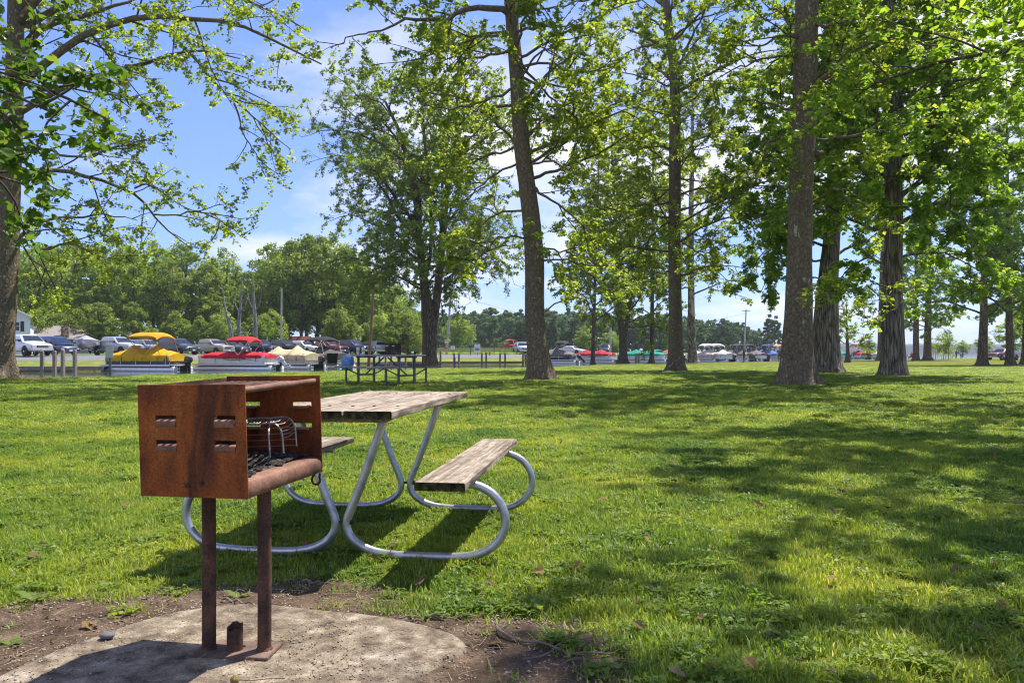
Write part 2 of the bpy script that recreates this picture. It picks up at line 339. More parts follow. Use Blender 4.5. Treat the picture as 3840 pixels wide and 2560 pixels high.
# ------------------------------------------------------------------ trees
def unit(v): return v / (np.linalg.norm(v, axis=-1, keepdims=True) + 1e-9)
def walk(p0, d0, L, n, r, wob=.22, trop=0., sag=0.):
    """grow N polylines of n points at once"""
    N = len(p0); P = np.zeros((N, n, 3)); P[:, 0] = p0; d = unit(d0.copy()); st = (L / (n - 1))[:, None]
    for i in range(1, n):
        d = unit(d + r.normal(0, wob, (N, 3)) + np.array([0, 0, trop - sag * i / n]))
        P[:, i] = P[:, i-1] + d * st
    return P
def sample(P, idx, t):
    n = P.shape[1]; f = np.clip(t, 0, .999) * (n - 1); i = f.astype(int); w = (f - i)[:, None]
    a, b = P[idx, i], P[idx, i + 1]
    return a * (1 - w) + b * w, unit(b - a)
def spawn(P, L, spacing, tmin, r, ang=(35, 65), lk=.5, l0=.4, up=.15, jit=.3):
    cnt = np.maximum(1, (L * (1 - tmin) / spacing + r.random(len(L))).astype(int))
    idx = np.repeat(np.arange(len(L)), cnt); j = np.concatenate([np.arange(c) for c in cnt])
    t = tmin + (1 - tmin) * (j + r.random(len(idx))) / cnt[idx]
    p, tg = sample(P, idx, t)
    q = unit(np.cross(tg, r.normal(0, 1, (len(idx), 3)))); q = unit(q + np.array([0, 0, up]))
    a = np.radians(r.uniform(ang[0], ang[1], len(idx)))[:, None]
    d = unit(tg * np.cos(a) + q * np.sin(a))
    ln = (l0 + lk * L[idx] * (1 - t)) * r.uniform(1 - jit, 1 + jit, len(idx))
    return p, d, ln
def tubes(P, r0, r1, sides):
    """(N,n,3) polylines -> one set of thin tapered tubes"""
    N, n, _ = P.shape
    T = unit(P[:, -1] - P[:, 0]); a = unit(np.cross(T, np.array([.31, .17, .93]))); b = np.cross(T, a)
    ang = np.arange(sides) * 2 * math.pi / sides
    ring = a[:, None, None] * np.cos(ang)[None, None, :, None] + b[:, None, None] * np.sin(ang)[None, None, :, None]
    rr = (r0[:, None] + (r1 - r0)[:, None] * np.linspace(0, 1, n)[None])[:, :, None, None]
    V = (P[:, :, None] + ring * rr).reshape(-1, 3)
    I = np.arange(N * n * sides).reshape(N, n, sides); J = np.roll(I, -1, 2)
    return V, np.stack([I[:, :-1], J[:, :-1], J[:, 1:], I[:, 1:]], -1).reshape(-1, 4)
def join(parts):
    V, Q, o = [], [], 0
    for v, q in parts: V.append(v); Q.append(q + o); o += len(v)
    return np.concatenate(V), np.concatenate(Q)
STAR = np.array([(0, 0, 0), (.16, .30, .03), (.50, .46, -.04), (.46, .20, .04), (.78, .24, -.02), (1, 0, -.10), (.78, -.24, -.02), (.46, -.20, .04), (.50, -.46, -.04), (.16, -.30, .03)])
def leaves(p, size, r, flat=.75, droop=.35, star=False, var=1., base=0.):
    n = len(p); az = r.uniform(0, 2 * math.pi, n)
    d = unit(np.stack([np.cos(az), np.sin(az), r.normal(-droop, .4, n)], 1))
    up = unit(np.array([0, 0, 1.]) * flat + r.normal(0, .45, (n, 3)))
    b = unit(np.cross(up, d)); w = np.cross(d, b); s = (size * r.uniform(.5, 1.35, n))[:, None]
    rnd = np.clip(base + var * r.beta(1.7, 2.2, n), 0, 1)
    if star:
        k = len(STAR); V = p[:, None] + s[:, None] * (d[:, None] * STAR[None, :, 0:1] + b[:, None] * STAR[None, :, 1:2] + w[:, None] * STAR[None, :, 2:3])
        tri = np.array([(0, i, i + 1) for i in range(1, k - 1)]); I = np.arange(n)[:, None, None] * k + tri[None]
        return V.reshape(-1, 3), I.reshape(-1, 3), np.repeat(rnd, k)
    V = np.stack([p, p + s * (.46 * d + .40 * b + .10 * w), p + s * d - .06 * s * w, p + s * (.46 * d - .40 * b + .10 * w)], 1)
    I = np.arange(n)[:, None, None] * 4 + np.array([[0, 1, 2], [0, 2, 3]])[None]
    return V.reshape(-1, 3), I.reshape(-1, 3), np.repeat(rnd, 4)
def spline(pts, n):
    pts = np.array(pts, float); t = np.r_[0, np.cumsum(np.linalg.norm(np.diff(pts[:, :3], axis=0), axis=1))]; u = np.linspace(0, t[-1], n)
    o = np.stack([np.interp(u, t, pts[:, k]) for k in range(pts.shape[1])], 1)
    for _ in range(2): o[1:-1] = (o[:-2] + 2 * o[1:-1] + o[2:]) / 4
    return o
def trunk_mesh(pts, sides=26, n=70, flare=.55, fl_h=.45, lump=.035, seed=0, ridge=0., nr=17, root=True):
    """pts rows (x,y,z,r) -> wobbly round trunk with root flare and optional bark ridges"""
    r = np.random.default_rng(seed); p = spline(pts, n); a = np.arange(sides) * 2 * math.pi / sides
    z = np.r_[0, np.cumsum(np.linalg.norm(np.diff(p[:, :3], axis=0), axis=1))]
    k = r.integers(4, 7); ph = r.uniform(0, 6.28, 6)
    rad = p[:, 3][:, None] * (1 + lump * np.sin(2 * a + ph[0] + z[:, None] * .6) + lump * np.sin(3 * a + ph[1] - z[:, None] * .9) + .5 * lump * np.sin(7 * a + ph[4] + z[:, None] * 2.2))
    if root: rad *= 1 + flare * np.exp(-z / fl_h)[:, None] * (.55 + .45 * np.sin(k * a + ph[2]) + .25 * np.sin((k + 3) * a + ph[3]))
    if ridge:
        wz = 1.2 * np.sin(z[:, None] * 1.7 + ph[4]) + .8 * np.sin(z[:, None] * 4.1 + a * 2)
        rad += ridge * np.abs(np.sin(nr * a * .5 + wz)) ** .6
    rad *= 1 + r.normal(0, .006, rad.shape)
    V = np.stack([p[:, 0:1] + rad * np.cos(a), p[:, 1:2] + rad * np.sin(a), np.repeat(p[:, 2:3], sides, 1)], -1).reshape(-1, 3)
    I = np.arange(n * sides).reshape(n, sides); J = np.roll(I, -1, 1)
    return V, np.stack([I[:-1], J[:-1], J[1:], I[1:]], -1).reshape(-1, 4)

def bark(name, cols, vs, hs, bump, pale=None, dist=1.0, vw=1.0):
    """furrowed bark: stretched cells for plates, a second noise for pale flaking patches"""
    m = bpy.data.materials.new(name); m.use_nodes = True; t = m.node_tree; N, L = t.nodes, t.links; b = N['Principled BSDF']
    b.inputs['Roughness'].default_value = .92; b.inputs['Specular IOR Level'].default_value = .12
    cd = N.new('ShaderNodeTexCoord'); mp = N.new('ShaderNodeMapping'); mp.inputs['Scale'].default_value = (hs, hs, vs); L.new(cd.outputs['Object'], mp.inputs[0])
    n = N.new('ShaderNodeTexNoise'); n.inputs['Scale'].default_value = 1; n.inputs['Detail'].default_value = 7; n.inputs['Distortion'].default_value = dist; L.new(mp.outputs[0], n.inputs[0])
    v = N.new('ShaderNodeTexVoronoi'); v.feature = 'DISTANCE_TO_EDGE'; v.inputs['Scale'].default_value = 1.0; L.new(n.outputs['Color'], v.inputs[0])
    mv = N.new('ShaderNodeVectorMath'); mv.operation = 'MULTIPLY_ADD'; mv.inputs[1].default_value = (.9, .9, .9); L.new(n.outputs['Color'], mv.inputs[0]); L.new(mp.outputs[0], mv.inputs[2]); L.new(mv.outputs[0], v.inputs[0])
    rp = N.new('ShaderNodeValToRGB'); e = rp.color_ramp.elements
    while len(e) < len(cols): e.new(.5)
    for i, c in enumerate(cols): e[i].position = .02 + .5 * (i / (len(cols) - 1)) ** 1.2; e[i].color = (*c, 1)
    ad = N.new('ShaderNodeMath'); ad.operation = 'MULTIPLY_ADD'; ad.inputs[1].default_value = .55; L.new(n.outputs[0], ad.inputs[0]); 
    sb = N.new('ShaderNodeMath'); sb.operation = 'MULTIPLY_ADD'; sb.inputs[1].default_value = vw; sb.inputs[2].default_value = -.22 * vw; L.new(v.outputs['Distance'], sb.inputs[0]); L.new(sb.outputs[0], ad.inputs[2]); L.new(ad.outputs[0], rp.inputs[0]); col = rp.outputs[0]
    if pale:
        n2 = N.new('ShaderNodeTexNoise'); n2.inputs['Scale'].default_value = pale[1]; n2.inputs['Detail'].default_value = 6; n2.inputs['Distortion'].default_value = .6; m2_ = N.new('ShaderNodeMapping'); m2_.inputs['Scale'].default_value = (1, 1, .55); L.new(cd.outputs['Object'], m2_.inputs[0]); L.new(m2_.outputs[0], n2.inputs[0])
        r2 = N.new('ShaderNodeValToRGB'); r2.color_ramp.elements[0].position = pale[2]; r2.color_ramp.elements[1].position = pale[2] + .05; L.new(n2.outputs[0], r2.inputs[0])
        mx = N.new('ShaderNodeMix'); mx.data_type = 'RGBA'; mx.inputs['B'].default_value = (*pale[0], 1); L.new(r2.outputs[0], mx.inputs['Factor']); L.new(col, mx.inputs['A']); col = mx.outputs['Result']
    L.new(col, b.inputs['Base Color'])
    bn = N.new('ShaderNodeBump'); bn.inputs['Strength'].default_value = bump; bn.inputs['Distance'].default_value = .05; L.new(ad.outputs[0], bn.inputs['Height']); L.new(bn.outputs[0], b.inputs['Normal'])
    return m
m_syc = bark('sycamore_bark', [(.050, .037, .025), (.150, .118, .082), (.27, .225, .165)], 6, 10, .9, ((.38, .345, .27), 9, .64), 2.2, .45)
m_oak = bark('furrowed_bark', [(0.060, 0.048, 0.036), (0.160, 0.132, 0.100), (0.270, 0.230, 0.180), (0.360, 0.315, 0.255)], 1.1, 9.5, 1.0, None, 1.6)
m_map = bark('maple_bark', [(0.048, 0.037, 0.024), (0.130, 0.102, 0.066), (0.220, 0.178, 0.120)], 1.8, 10, .9, ((.10, .115, .06), 1.3, .62))
m_barkf = bark('woodland_bark', [(.05, .042, .032), (.13, .11, .09), (.22, .19, .16)], .8, 4, .6)
m_dead = bark('silvered_dead_wood', [(.10, .095, .09), (.25, .24, .23), (.36, .35, .34)], .8, 6, .6)
m_branch = M_('branch_bark', [(.042, .034, .025), (.119, .095, .070)], scale=9, rough=.92, spec=.1)
m_lsyc = M_('sycamore_leaf', [(0.090, 0.140, 0.016), (0.170, 0.240, 0.026), (0.275, 0.335, 0.042), (0.400, 0.420, 0.080)], attr='rnd', rough=.45, spec=.35, trans=.56, pos=[0, .45, .82, 1])
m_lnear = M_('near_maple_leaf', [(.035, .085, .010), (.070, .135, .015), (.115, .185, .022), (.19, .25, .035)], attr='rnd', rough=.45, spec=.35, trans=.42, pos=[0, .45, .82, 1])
m_lmap = M_('maple_leaf', [(0.075, 0.135, 0.022), (0.145, 0.215, 0.034), (0.235, 0.300, 0.048), (0.360, 0.390, 0.080)], attr='rnd', rough=.5, spec=.3, trans=.45, pos=[0, .45, .82, 1])
m_lbright = M_('bright_leaf', [(0.080, 0.155, 0.016), (0.145, 0.245, 0.026), (0.225, 0.320, 0.036), (0.340, 0.390, 0.060)], attr='rnd', rough=.5, spec=.3, trans=.56, pos=[0, .45, .82, 1])
m_lwood = M_('woodland_leaf', [(.081, .142, .024), (.155, .230, .038), (.250, .317, .054), (.378, .405, .081)], attr='rnd', rough=.6, spec=.2, trans=.4, pos=[0, .4, .8, 1], rand=.22)
m_lfar = M_('far_wood_leaf', [(.044, .088, .035), (.081, .138, .053), (.131, .194, .062)], attr='rnd', rough=.7, spec=.15, trans=.3, rand=.25)
m_lolive = M_('olive_leaf', [(.09, .12, .03), (.17, .19, .05), (.26, .26, .08)], attr='rnd', rough=.6, spec=.2, trans=.4)
m_lorange = M_('rusty_bush_leaf', [(.20, .13, .02), (.32, .20, .03), (.38, .28, .06)], attr='rnd', rough=.6, spec=.2, trans=.4)
m_llime = M_('lime_bush_leaf', [(.13, .21, .02), (.22, .31, .03), (.30, .36, .06)], attr='rnd', rough=.6, spec=.2, trans=.45)

LEAFMUL = 4.2
def big_tree(name, label, cat, base, trunk, limbs, bark_m, leaf_m, seed, leaf=.13, sp2=.55, sp3=.34, n_leaf=9, flat=.6, droop=.4, group=None,
             ridge=0., flare=.8, sag=.05, l2=.45, l3=.5, var=1., base_c=0., sides=26, star=False, second=None, wob=.16, lump=.035, twigr=.006, extra=None, cap=None, fl_h=.33):
    """trunk rows (dx,dy,z,r) local; limbs: list of dicts path=[(x,y,z)...], r=(r0,r1)"""
    r = np.random.default_rng(seed)
    t = thing(name, label, cat, base, 0, group)
    V, Q = trunk_mesh(trunk, sides=sides, flare=flare, ridge=ridge, seed=seed, lump=lump, fl_h=fl_h)
    tr = link('trunk', np_mesh('trunk', V, Q, smooth=True), bark_m, t)
    for st in (second or []):
        V, Q = trunk_mesh(st, sides=18, root=False, seed=seed + 5, lump=lump, ridge=ridge)
        link('stem', np_mesh('stem', V, Q, smooth=True), bark_m, t)
    LP, LL = [], []
    for lb in limbs:
        p = spline([(*q, 0) for q in lb['path']], 13)[:, :3]; p[1:-1] += r.normal(0, .035 * lb.get('w', 1.), (11, 3))
        mb = MB(); mb.tube(p, list(np.linspace(lb['r'][0], lb['r'][1], 13)), 8, True)
        link('limb', mb_mesh(mb, 'limb'), lb.get('m', bark_m), t)
        LP.append(p); LL.append(np.linalg.norm(np.diff(p, axis=0), axis=1).sum())
    LP, LL = np.array(LP), np.array(LL)
    p2, d2, L2 = spawn(LP, LL, sp2, .16, r, lk=l2, l0=.7, up=.1); L2 = np.clip(L2, .5, 3.6); P2 = walk(p2, d2, L2, 6, r, wob, .02, sag * 2)
    p3, d3, L3 = spawn(P2, L2, sp3, .15, r, lk=.35, l0=l3, up=.05); L3 = np.clip(L3, .3, 1.5); P3 = walk(p3, d3, L3, 4, r, .25, 0, sag * 3)
    tw = join([tubes(P2, .012 + .006 * L2, np.full(len(L2), twigr), 4), tubes(P3, np.full(len(L3), twigr * 1.1), np.full(len(L3), twigr * .5), 3)])
    tag(link('twigs', np_mesh('twigs', tw[0], tw[1]), m_branch, t), kind='stuff')
    k = np.maximum(1, r.poisson(LEAFMUL * n_leaf * L3 / .7)); idx = np.repeat(np.arange(len(L3)), k)
    lp, _ = sample(P3, idx, .1 + .9 * r.random(len(idx)) ** .8); lp = lp + r.normal(0, leaf * .45, lp.shape)
    k2 = np.maximum(1, r.poisson(2.0 * L2)); i2 = np.repeat(np.arange(len(L2)), k2); lq, _ = sample(P2, i2, .4 + .6 * r.random(len(i2)))
    lp = np.concatenate([lp, lq + r.normal(0, leaf * .5, lq.shape)])
    if cap is not None and len(lp) > cap: lp = lp[r.permutation(len(lp))[:cap]]
    V, I, rn = leaves(lp, leaf, r, flat, droop, star, var, base_c)
    tag(link('crown', np_mesh('crown', V, I, {'rnd': rn}), leaf_m, t), kind='stuff')
    return t
def mb_mesh(mb, name):
    me = bpy.data.meshes.new(name); me.from_pydata(mb.v, [], mb.f); me.shade_smooth(); return me

def auto_limbs(r, trunk, n, z0, z1, length, elev=(15, 40), r0=.09, az0=0., azspan=360., curve=.25, down=0., lean=None):
    """limbs spiralling up a trunk: rows (dx,dy,z,r)"""
    tp = np.array(trunk, float); out = []
    for i in range(n):
        u = (i + r.random() * .6) / n; z = z0 + (z1 - z0) * u
        p = np.array([np.interp(z, tp[:, 2], tp[:, k]) for k in (0, 1)] + [z])
        az = R(az0 + (i * 137.5 + r.uniform(-25, 25)) % azspan); L = length(u) * r.uniform(.75, 1.2); el = R(r.uniform(*elev) + 25 * max(0, u - .6))
        d = np.array([math.cos(az) * math.cos(el), math.sin(az) * math.cos(el), math.sin(el)]); pts = [p]; k = 6
        for j in range(k):
            d = d + r.normal(0, .13, 3) + np.array([0, 0, curve * (.3 - j / k) - down * j / k]); d /= np.linalg.norm(d); pts.append(pts[-1] + d * L / k)
        rr = r0 * (.45 + .1 * L) * (1 - .35 * u); out.append(dict(path=[tuple(q) for q in pts], r=(rr, .012)))
    return out
def px_limb(base, pts, ys, r, mat=None, w=1.):
    """limb traced in the photo; ys = distance at its first and last point"""
    o = []
    for i, (x, y) in enumerate(pts):
        Y = ys[0] + (ys[1] - ys[0]) * i / (len(pts) - 1); q = at(x, y, Y); o.append((q[0] - base[0], q[1] - base[1], q[2] - base[2]))
    d = dict(path=o, r=r, w=w)
    if mat: d['m'] = mat
    return d
def px_trunk(base, rows_):
    """rows (px, py, half width in px) at the trunk's own distance"""
    o = []
    for x, y, w in rows_:
        q = at(x, y, base[1]); o.append((q[0] - base[0], 0., q[2] - base[2], w * base[1] / F))
    o[0] = (o[0][0], 0, -.08, o[0][3]); return o

# ---- the named trees of the park lawn
SYC = dict(bark_m=m_syc, leaf_m=m_lsyc)
def frame_top(Y): return CAMH + HY * Y / F
# old sycamore at the left edge of the lawn
b1 = G(-5, 1420)
tk1 = px_trunk(b1, [(-10, 1420, 60), (0, 1250, 52), (15, 950, 48), (25, 700, 45), (45, 450, 38), (55, 258, 31), (60, 0, 28), (70, -300, 24), (80, -700, 14)])
Y1 = b1[1]
l1 = [px_limb(b1, [(55, 240), (132, 115), (200, 80), (290, 62), (400, 40), (520, -10)], (Y1, Y1 + 3), (.16, .04)),
      px_limb(b1, [(60, 330), (227, 172), (379, 98), (499, 52), (620, 77), (746, 66), (895, 86), (1005, 132), (1119, 195), (1205, 241)], (Y1, Y1 - 2.5), (.15, .02)),
      px_limb(b1, [(62, 430), (247, 319), (367, 281), (488, 255), (649, 215), (706, 172), (769, 172), (815, 207), (901, 221)], (Y1, Y1 + 1.5), (.12, .02)),
      px_limb(b1, [(689, 178), (763, 247), (798, 321), (884, 379), (941, 436), (1022, 499), (1090, 560)], (Y1 + 1, Y1 - .5), (.06, .012)),
      px_limb(b1, [(878, 390), (907, 488), (947, 563), (987, 649)], (Y1 + .2, Y1 - .2), (.035, .01)),
      px_limb(b1, [(60, 660), (115, 634), (207, 623), (310, 660), (379, 680), (459, 689), (534, 735), (580, 804), (637, 890), (720, 935)], (Y1, Y1 + 2), (.09, .015)),
      px_limb(b1, [(50, 930), (75, 898), (115, 850), (178, 809), (230, 827), (321, 809), (402, 798), (517, 827)], (Y1, Y1 + 1), (.07, .012)),
      px_limb(b1, [(505, 706), (551, 683), (608, 712), (672, 781), (800, 800)], (Y1 + 1.2, Y1 + .6), (.035, .01)),
      px_limb(b1, [(580, 804), (680, 800), (760, 790), (850, 840), (930, 900)], (Y1 + 1.5, Y1 - .5), (.03, .01)),
      px_limb(b1, [(70, 560), (180, 560), (300, 600), (420, 560), (560, 520)], (Y1, Y1 - 2), (.06, .012)),
      px_limb(b1, [(40, 780), (140, 960), (260, 900), (400, 960), (520, 960)], (Y1, Y1 - 1.5), (.05, .012)),
      px_limb(b1, [(30, 820), (120, 990), (220, 1030), (330, 1000)], (Y1, Y1 + 2.5), (.04, .012)),
      px_limb(b1, [(60, 120), (300, -30), (520, -90), (760, -60), (980, 20), (1160, 120)], (Y1, Y1 + 3), (.13, .02)),
      px_limb(b1, [(60, 100), (200, -80), (420, -160), (700, -200), (900, -160)], (Y1, Y1 - 3), (.13, .02))]
r = np.random.default_rng(101)
l1 += auto_limbs(r, tk1, 16, 12, 19, lambda u: 6.5 - 3 * u, r0=.12) + auto_limbs(r, tk1, 8, 5, 12, lambda u: 5, az0=110, azspan=140, r0=.1)
big_tree('sycamore_tree', 'leaning sycamore with long crooked limbs reaching over the channel, beside the small dark post', 'tree', b1, tk1, l1, seed=11, leaf=.12, n_leaf=9, sp2=.62, sp3=.42, **SYC)

# twin-stemmed maple at the water's edge
b2 = G(1612, 1373)
tk2 = px_trunk(b2, [(1612, 1373, 30), (1609, 1336, 27), (1612, 1250, 26), (1608, 1180, 27), (1598, 1120, 19), (1586, 1030, 16), (1570, 866, 14), (1566, 740, 13), (1536, 620, 10), (1496, 488, 8), (1444, 380, 5)])
st2 = [px_trunk(b2, [(1618, 1240, 18), (1632, 1170, 15), (1653, 976, 14), (1667, 780, 13), (1685, 660, 10), (1708, 545, 8), (1715, 350, 5), (1720, 180, 3)]),
       px_trunk(b2, [(1590, 1060, 7), (1612, 980, 6), (1618, 850, 6), (1610, 700, 6), (1590, 500, 5), (1580, 300, 3)])]
for s_ in st2: s_[0] = (s_[0][0], 0, at(0, 1240 if s_ is st2[0] else 1060, b2[1])[2] - b2[2], s_[0][3])
r = np.random.default_rng(102)
env = lambda u: 9.4 * (1 - .75 * abs(u - .25) ** 1.3) * (1 if u < .75 else .75)
l2 = auto_limbs(r, tk2, 9, 5.2, 9, lambda u: 8.5, elev=(10, 30), r0=.07, az0=90, azspan=210, down=.5) + auto_limbs(r, st2[0], 9, 5.5, 10, lambda u: 8.0, elev=(10, 30), r0=.07, az0=-90, azspan=200, down=.5)
l2 += auto_limbs(r, tk2, 22, 7, 22, env, elev=(18, 48), r0=.10, az0=60, azspan=250, down=.22) + auto_limbs(r, st2[0], 22, 7.5, 24, env, elev=(18, 48), r0=.10, az0=-100, azspan=230, down=.22) + auto_limbs(r, st2[1], 12, 9, 22, lambda u: 5.5 - 2 * u, elev=(25, 60), r0=.08)
big_tree('maple_tree', 'tall full maple forking low into two stems at the channel edge', 'tree', b2, tk2, l2, m_map, m_lmap, 12, leaf=.15, n_leaf=9.5, sp2=.62, sp3=.46, second=st2, l3=.6, flare=.35, cap=int(46000 * 3.6))

# leaning sycamore in the middle of the lawn
b3 = G(2033, 1426); Y3 = b3[1]
tk3 = px_trunk(b3, [(2033, 1426, 46), (2020, 1336, 41), (2005, 1197, 36), (2003, 976, 35), (1992, 810, 33), (1978, 700, 31), (1960, 574, 31), (1946, 402, 30), (1938, 287, 28), (1922, 115, 25), (1914, 0, 24), (1900, -250, 20), (1885, -650, 11)])
T = lambda pts, d, rr: px_limb(b3, pts, (Y3, Y3 + d), rr)
l3 = [T([(1920, 60), (1875, 40), (1760, 14), (1703, 52), (1651, 106), (1617, 86), (1571, 52), (1513, 69), (1433, 115)], -1.5, (.11, .03)),
      T([(1513, 69), (1455, 40), (1420, 10)], 0, (.03, .02)), T([(1433, 115), (1330, 130), (1260, 180), (1180, 150)], -.5, (.03, .01)),
      T([(1945, 540), (1927, 563), (1818, 580), (1731, 631), (1640, 700)], 1.5, (.045, .01)),
      T([(1975, 790), (1886, 789), (1829, 821), (1777, 878), (1720, 1000)], 1., (.04, .01)),
      T([(1990, 700), (2013, 720), (2070, 752), (2139, 804), (2250, 900)], -1, (.05, .012)),
      T([(2010, 930), (2111, 935), (2167, 965), (2250, 1010)], 1.5, (.035, .01)),
      T([(2010, 1190), (2084, 1137), (2150, 1120), (2240, 1085)], 1, (.03, .01)),
      T([(1960, 520), (2024, 460), (2076, 442), (2133, 454), (2240, 520)], 2, (.04, .01)),
      T([(1930, 110), (2030, 103), (2110, 103), (2190, 60)], -2, (.05, .012)),
      T([(1950, 230), (2030, 333), (2105, 402), (2160, 500), (2210, 640)], 1.5, (.045, .01)),
      T([(1940, 330), (1846, 367), (1760, 402), (1650, 420), (1560, 360)], -1.5, (.05, .01)),
      T([(1925, 180), (1800, 220), (1700, 210), (1600, 260)], 2.5, (.05, .01)), T([(1960, 620), (2060, 600), (2180, 660), (2290, 720)], -2, (.04, .01)),
      T([(1930, 250), (2060, 230), (2180, 280), (2300, 250)], -2.5, (.05, .01)), T([(1985, 900), (1900, 880), (1820, 930), (1760, 1040)], -1.5, (.035, .008)), T([(2000, 1000), (2090, 960), (2190, 1000), (2280, 1090)], -1, (.035, .008)), T([(1965, 600), (1870, 640), (1770, 720), (1690, 830)], -1, (.04, .01)), T([(1925, 150), (1820, 120), (1690, 180), (1560, 230), (1420, 240)], 1, (.05, .01))]
r = np.random.default_rng(103)
l3 += auto_limbs(r, tk3, 20, 12.5, 19, lambda u: 6.2 - 3 * u, r0=.12) + auto_limbs(r, tk3, 7, 6, 11.5, lambda u: 4.2, elev=(-5, 20), az0=200, azspan=150, r0=.07) + auto_limbs(r, tk3, 8, 6.5, 12, lambda u: 4.2, elev=(-5, 20), az0=-40, azspan=220, r0=.07)
big_tree('sycamore_tree', 'bent bare-trunked sycamore curving up from the open lawn near the grey plank picnic table', 'tree', b3, tk3, l3, seed=13, leaf=.118, n_leaf=13, sp2=.62, sp3=.42, **SYC)

# slender straight sycamore
b4 = G(2535, 1391); Y4 = b4[1]
tk4 = px_trunk(b4, [(2535, 1391, 33), (2533, 1300, 26), (2532, 1150, 25), (2529, 850, 23), (2531, 589, 21), (2531, 262, 20), (2508, 131, 19), (2494, 0, 18), (2480, -300, 13), (2470, -600, 7)])
r = np.random.default_rng(104)
l4 = [px_limb(b4, p, (Y4, Y4 + d), rr) for p, d, rr in [
      ([(2545, 560), (2627, 484), (2726, 452), (2798, 400)], 1, (.06, .012)), ([(2525, 700), (2420, 780), (2300, 760), (2200, 830)], -1, (.06, .012)), ([(2490, 150), (2440, 170), (2380, 180), (2300, 230)], 1, (.06, .02)),
      ([(2510, 150), (2590, 90), (2680, 50), (2790, 20)], -1, (.07, .02)), ([(2545, 900), (2640, 960), (2720, 1040), (2760, 1120)], 1.5, (.04, .01)), ([(2520, 820), (2440, 880), (2380, 980), (2300, 1010)], 2, (.05, .01))]]
l4 += auto_limbs(r, tk4, 32, 4.6, 15, lambda u: 5.2, elev=(-5, 25), r0=.07, down=.1) + auto_limbs(r, tk4, 14, 14, 21, lambda u: 5.5 - 3 * u, r0=.1)
big_tree('sycamore_tree', 'slender straight sycamore with a small flared foot and fine crooked branches', 'tree', b4, tk4, l4, seed=14, leaf=.122, n_leaf=14, sp2=.6, sp3=.42, **SYC)
# pale sycamore just behind it
b4b = G(2600, 1361)
tk4b = px_trunk(b4b, [(2600, 1361, 18), (2594, 1300, 16), (2592, 1150, 13), (2590, 900, 11), (2595, 600, 8), (2600, 300, 5), (2600, 100, 3)])
m_sycw = bark('pale_sycamore_bark', [(.06, .05, .04), (.18, .155, .125), (.30, .27, .22)], 2.5, 4, .6, ((.36, .33, .27), 1.6, .55))
r = np.random.default_rng(114)
big_tree('sycamore_tree', 'pale mottled sycamore trunk tucked behind the slender sycamore, beside the white-covered boat', 'tree', b4b, tk4b, auto_limbs(r, tk4b, 26, 7, 30, lambda u: 7 - 3 * u, elev=(0, 35), r0=.1), m_sycw, m_lsyc, 114, leaf=.22, n_leaf=11, sp2=1.0, sp3=.6, cap=int(20000 * 3.6))
# smaller forked maple by the water
b5 = G(2338, 1361)
tk5 = px_trunk(b5, [(2338, 1361, 17), (2336, 1290, 14), (2334, 1240, 13), (2322, 1180, 10), (2316, 1100, 9), (2312, 950, 7), (2300, 700, 5), (2290, 430, 2)])
st5 = [px_trunk(b5, [(2342, 1260, 8), (2354, 1200, 8), (2362, 1120, 7), (2370, 980, 6), (2385, 780, 4), (2390, 560, 2)])]; st5[0][0] = (st5[0][0][0], 0, at(0, 1260, b5[1])[2] - b5[2], st5[0][0][3])
r = np.random.default_rng(105)
big_tree('maple_tree', 'smaller forked maple in front of the red and green covered boats', 'tree', b5, tk5, auto_limbs(r, tk5, 30, 3.6, 24, lambda u: 7.2 - 2.5 * u, elev=(5, 40), r0=.09, down=.2) + auto_limbs(r, st5[0], 26, 3.8, 20, lambda u: 7.0 - 2.5 * u, elev=(5, 40), r0=.09, down=.2),
         m_map, m_lsyc, 15, leaf=.19, n_leaf=14, sp2=.8, sp3=.5, second=st5, cap=int(24000 * 3.6))
# thick right-hand sycamore
b6 = G(2990, 1440); Y6 = b6[1]
tk6 = px_trunk(b6, [(2990, 1440, 60), (2992, 1267, 54), (2996, 1145, 49), (2998, 900, 45), (3002, 700, 45), (3012, 524, 43), (3022, 295, 41), (3025, 0, 40), (3030, -300, 33), (3035, -800, 18)])
r = np.random.default_rng(106)
l6 = [px_limb(b6, p, (Y6, Y6 + d), rr) for p, d, rr in [
      ([(3030, 335), (3060, 321), (3105, 282), (3151, 216), (3217, 177), (3282, 141), (3361, 131), (3479, 157), (3564, 196)], -2, (.11, .015)),
      ([(2990, 430), (2968, 419), (2889, 393), (2824, 367), (2740, 380)], 1, (.05, .01)), ([(2985, 530), (2915, 517), (2863, 557), (2843, 655), (2791, 720)], -1, (.05, .01)),
      ([(3000, 140), (2929, 131), (2860, 170), (2780, 160)], -2, (.05, .01)), ([(3030, 80), (3120, 100), (3220, 60), (3330, 80)], -2, (.06, .01)), ([(3040, 560), (3073, 578), (3084, 570)], 0, (.13, .07)),
      ([(3030, 780), (3120, 700), (3200, 720), (3300, 830)], -2.5, (.03, .008)), ([(3030, 1040), (3090, 1050), (3160, 1100), (3240, 1080), (3330, 1040)], -3, (.022, .006))]]
l6 += auto_limbs(r, tk6, 20, 10.8, 17, lambda u: 6.5 - 3 * u, r0=.12) + auto_limbs(r, tk6, 7, 6.5, 10.5, lambda u: 3.6, elev=(-5, 20), r0=.06)
big_tree('sycamore_tree', 'thick mottled sycamore trunk standing forward of the deep-furrowed one', 'tree', b6, tk6, l6, seed=16, leaf=.12, n_leaf=11, sp2=.62, sp3=.42, **SYC)
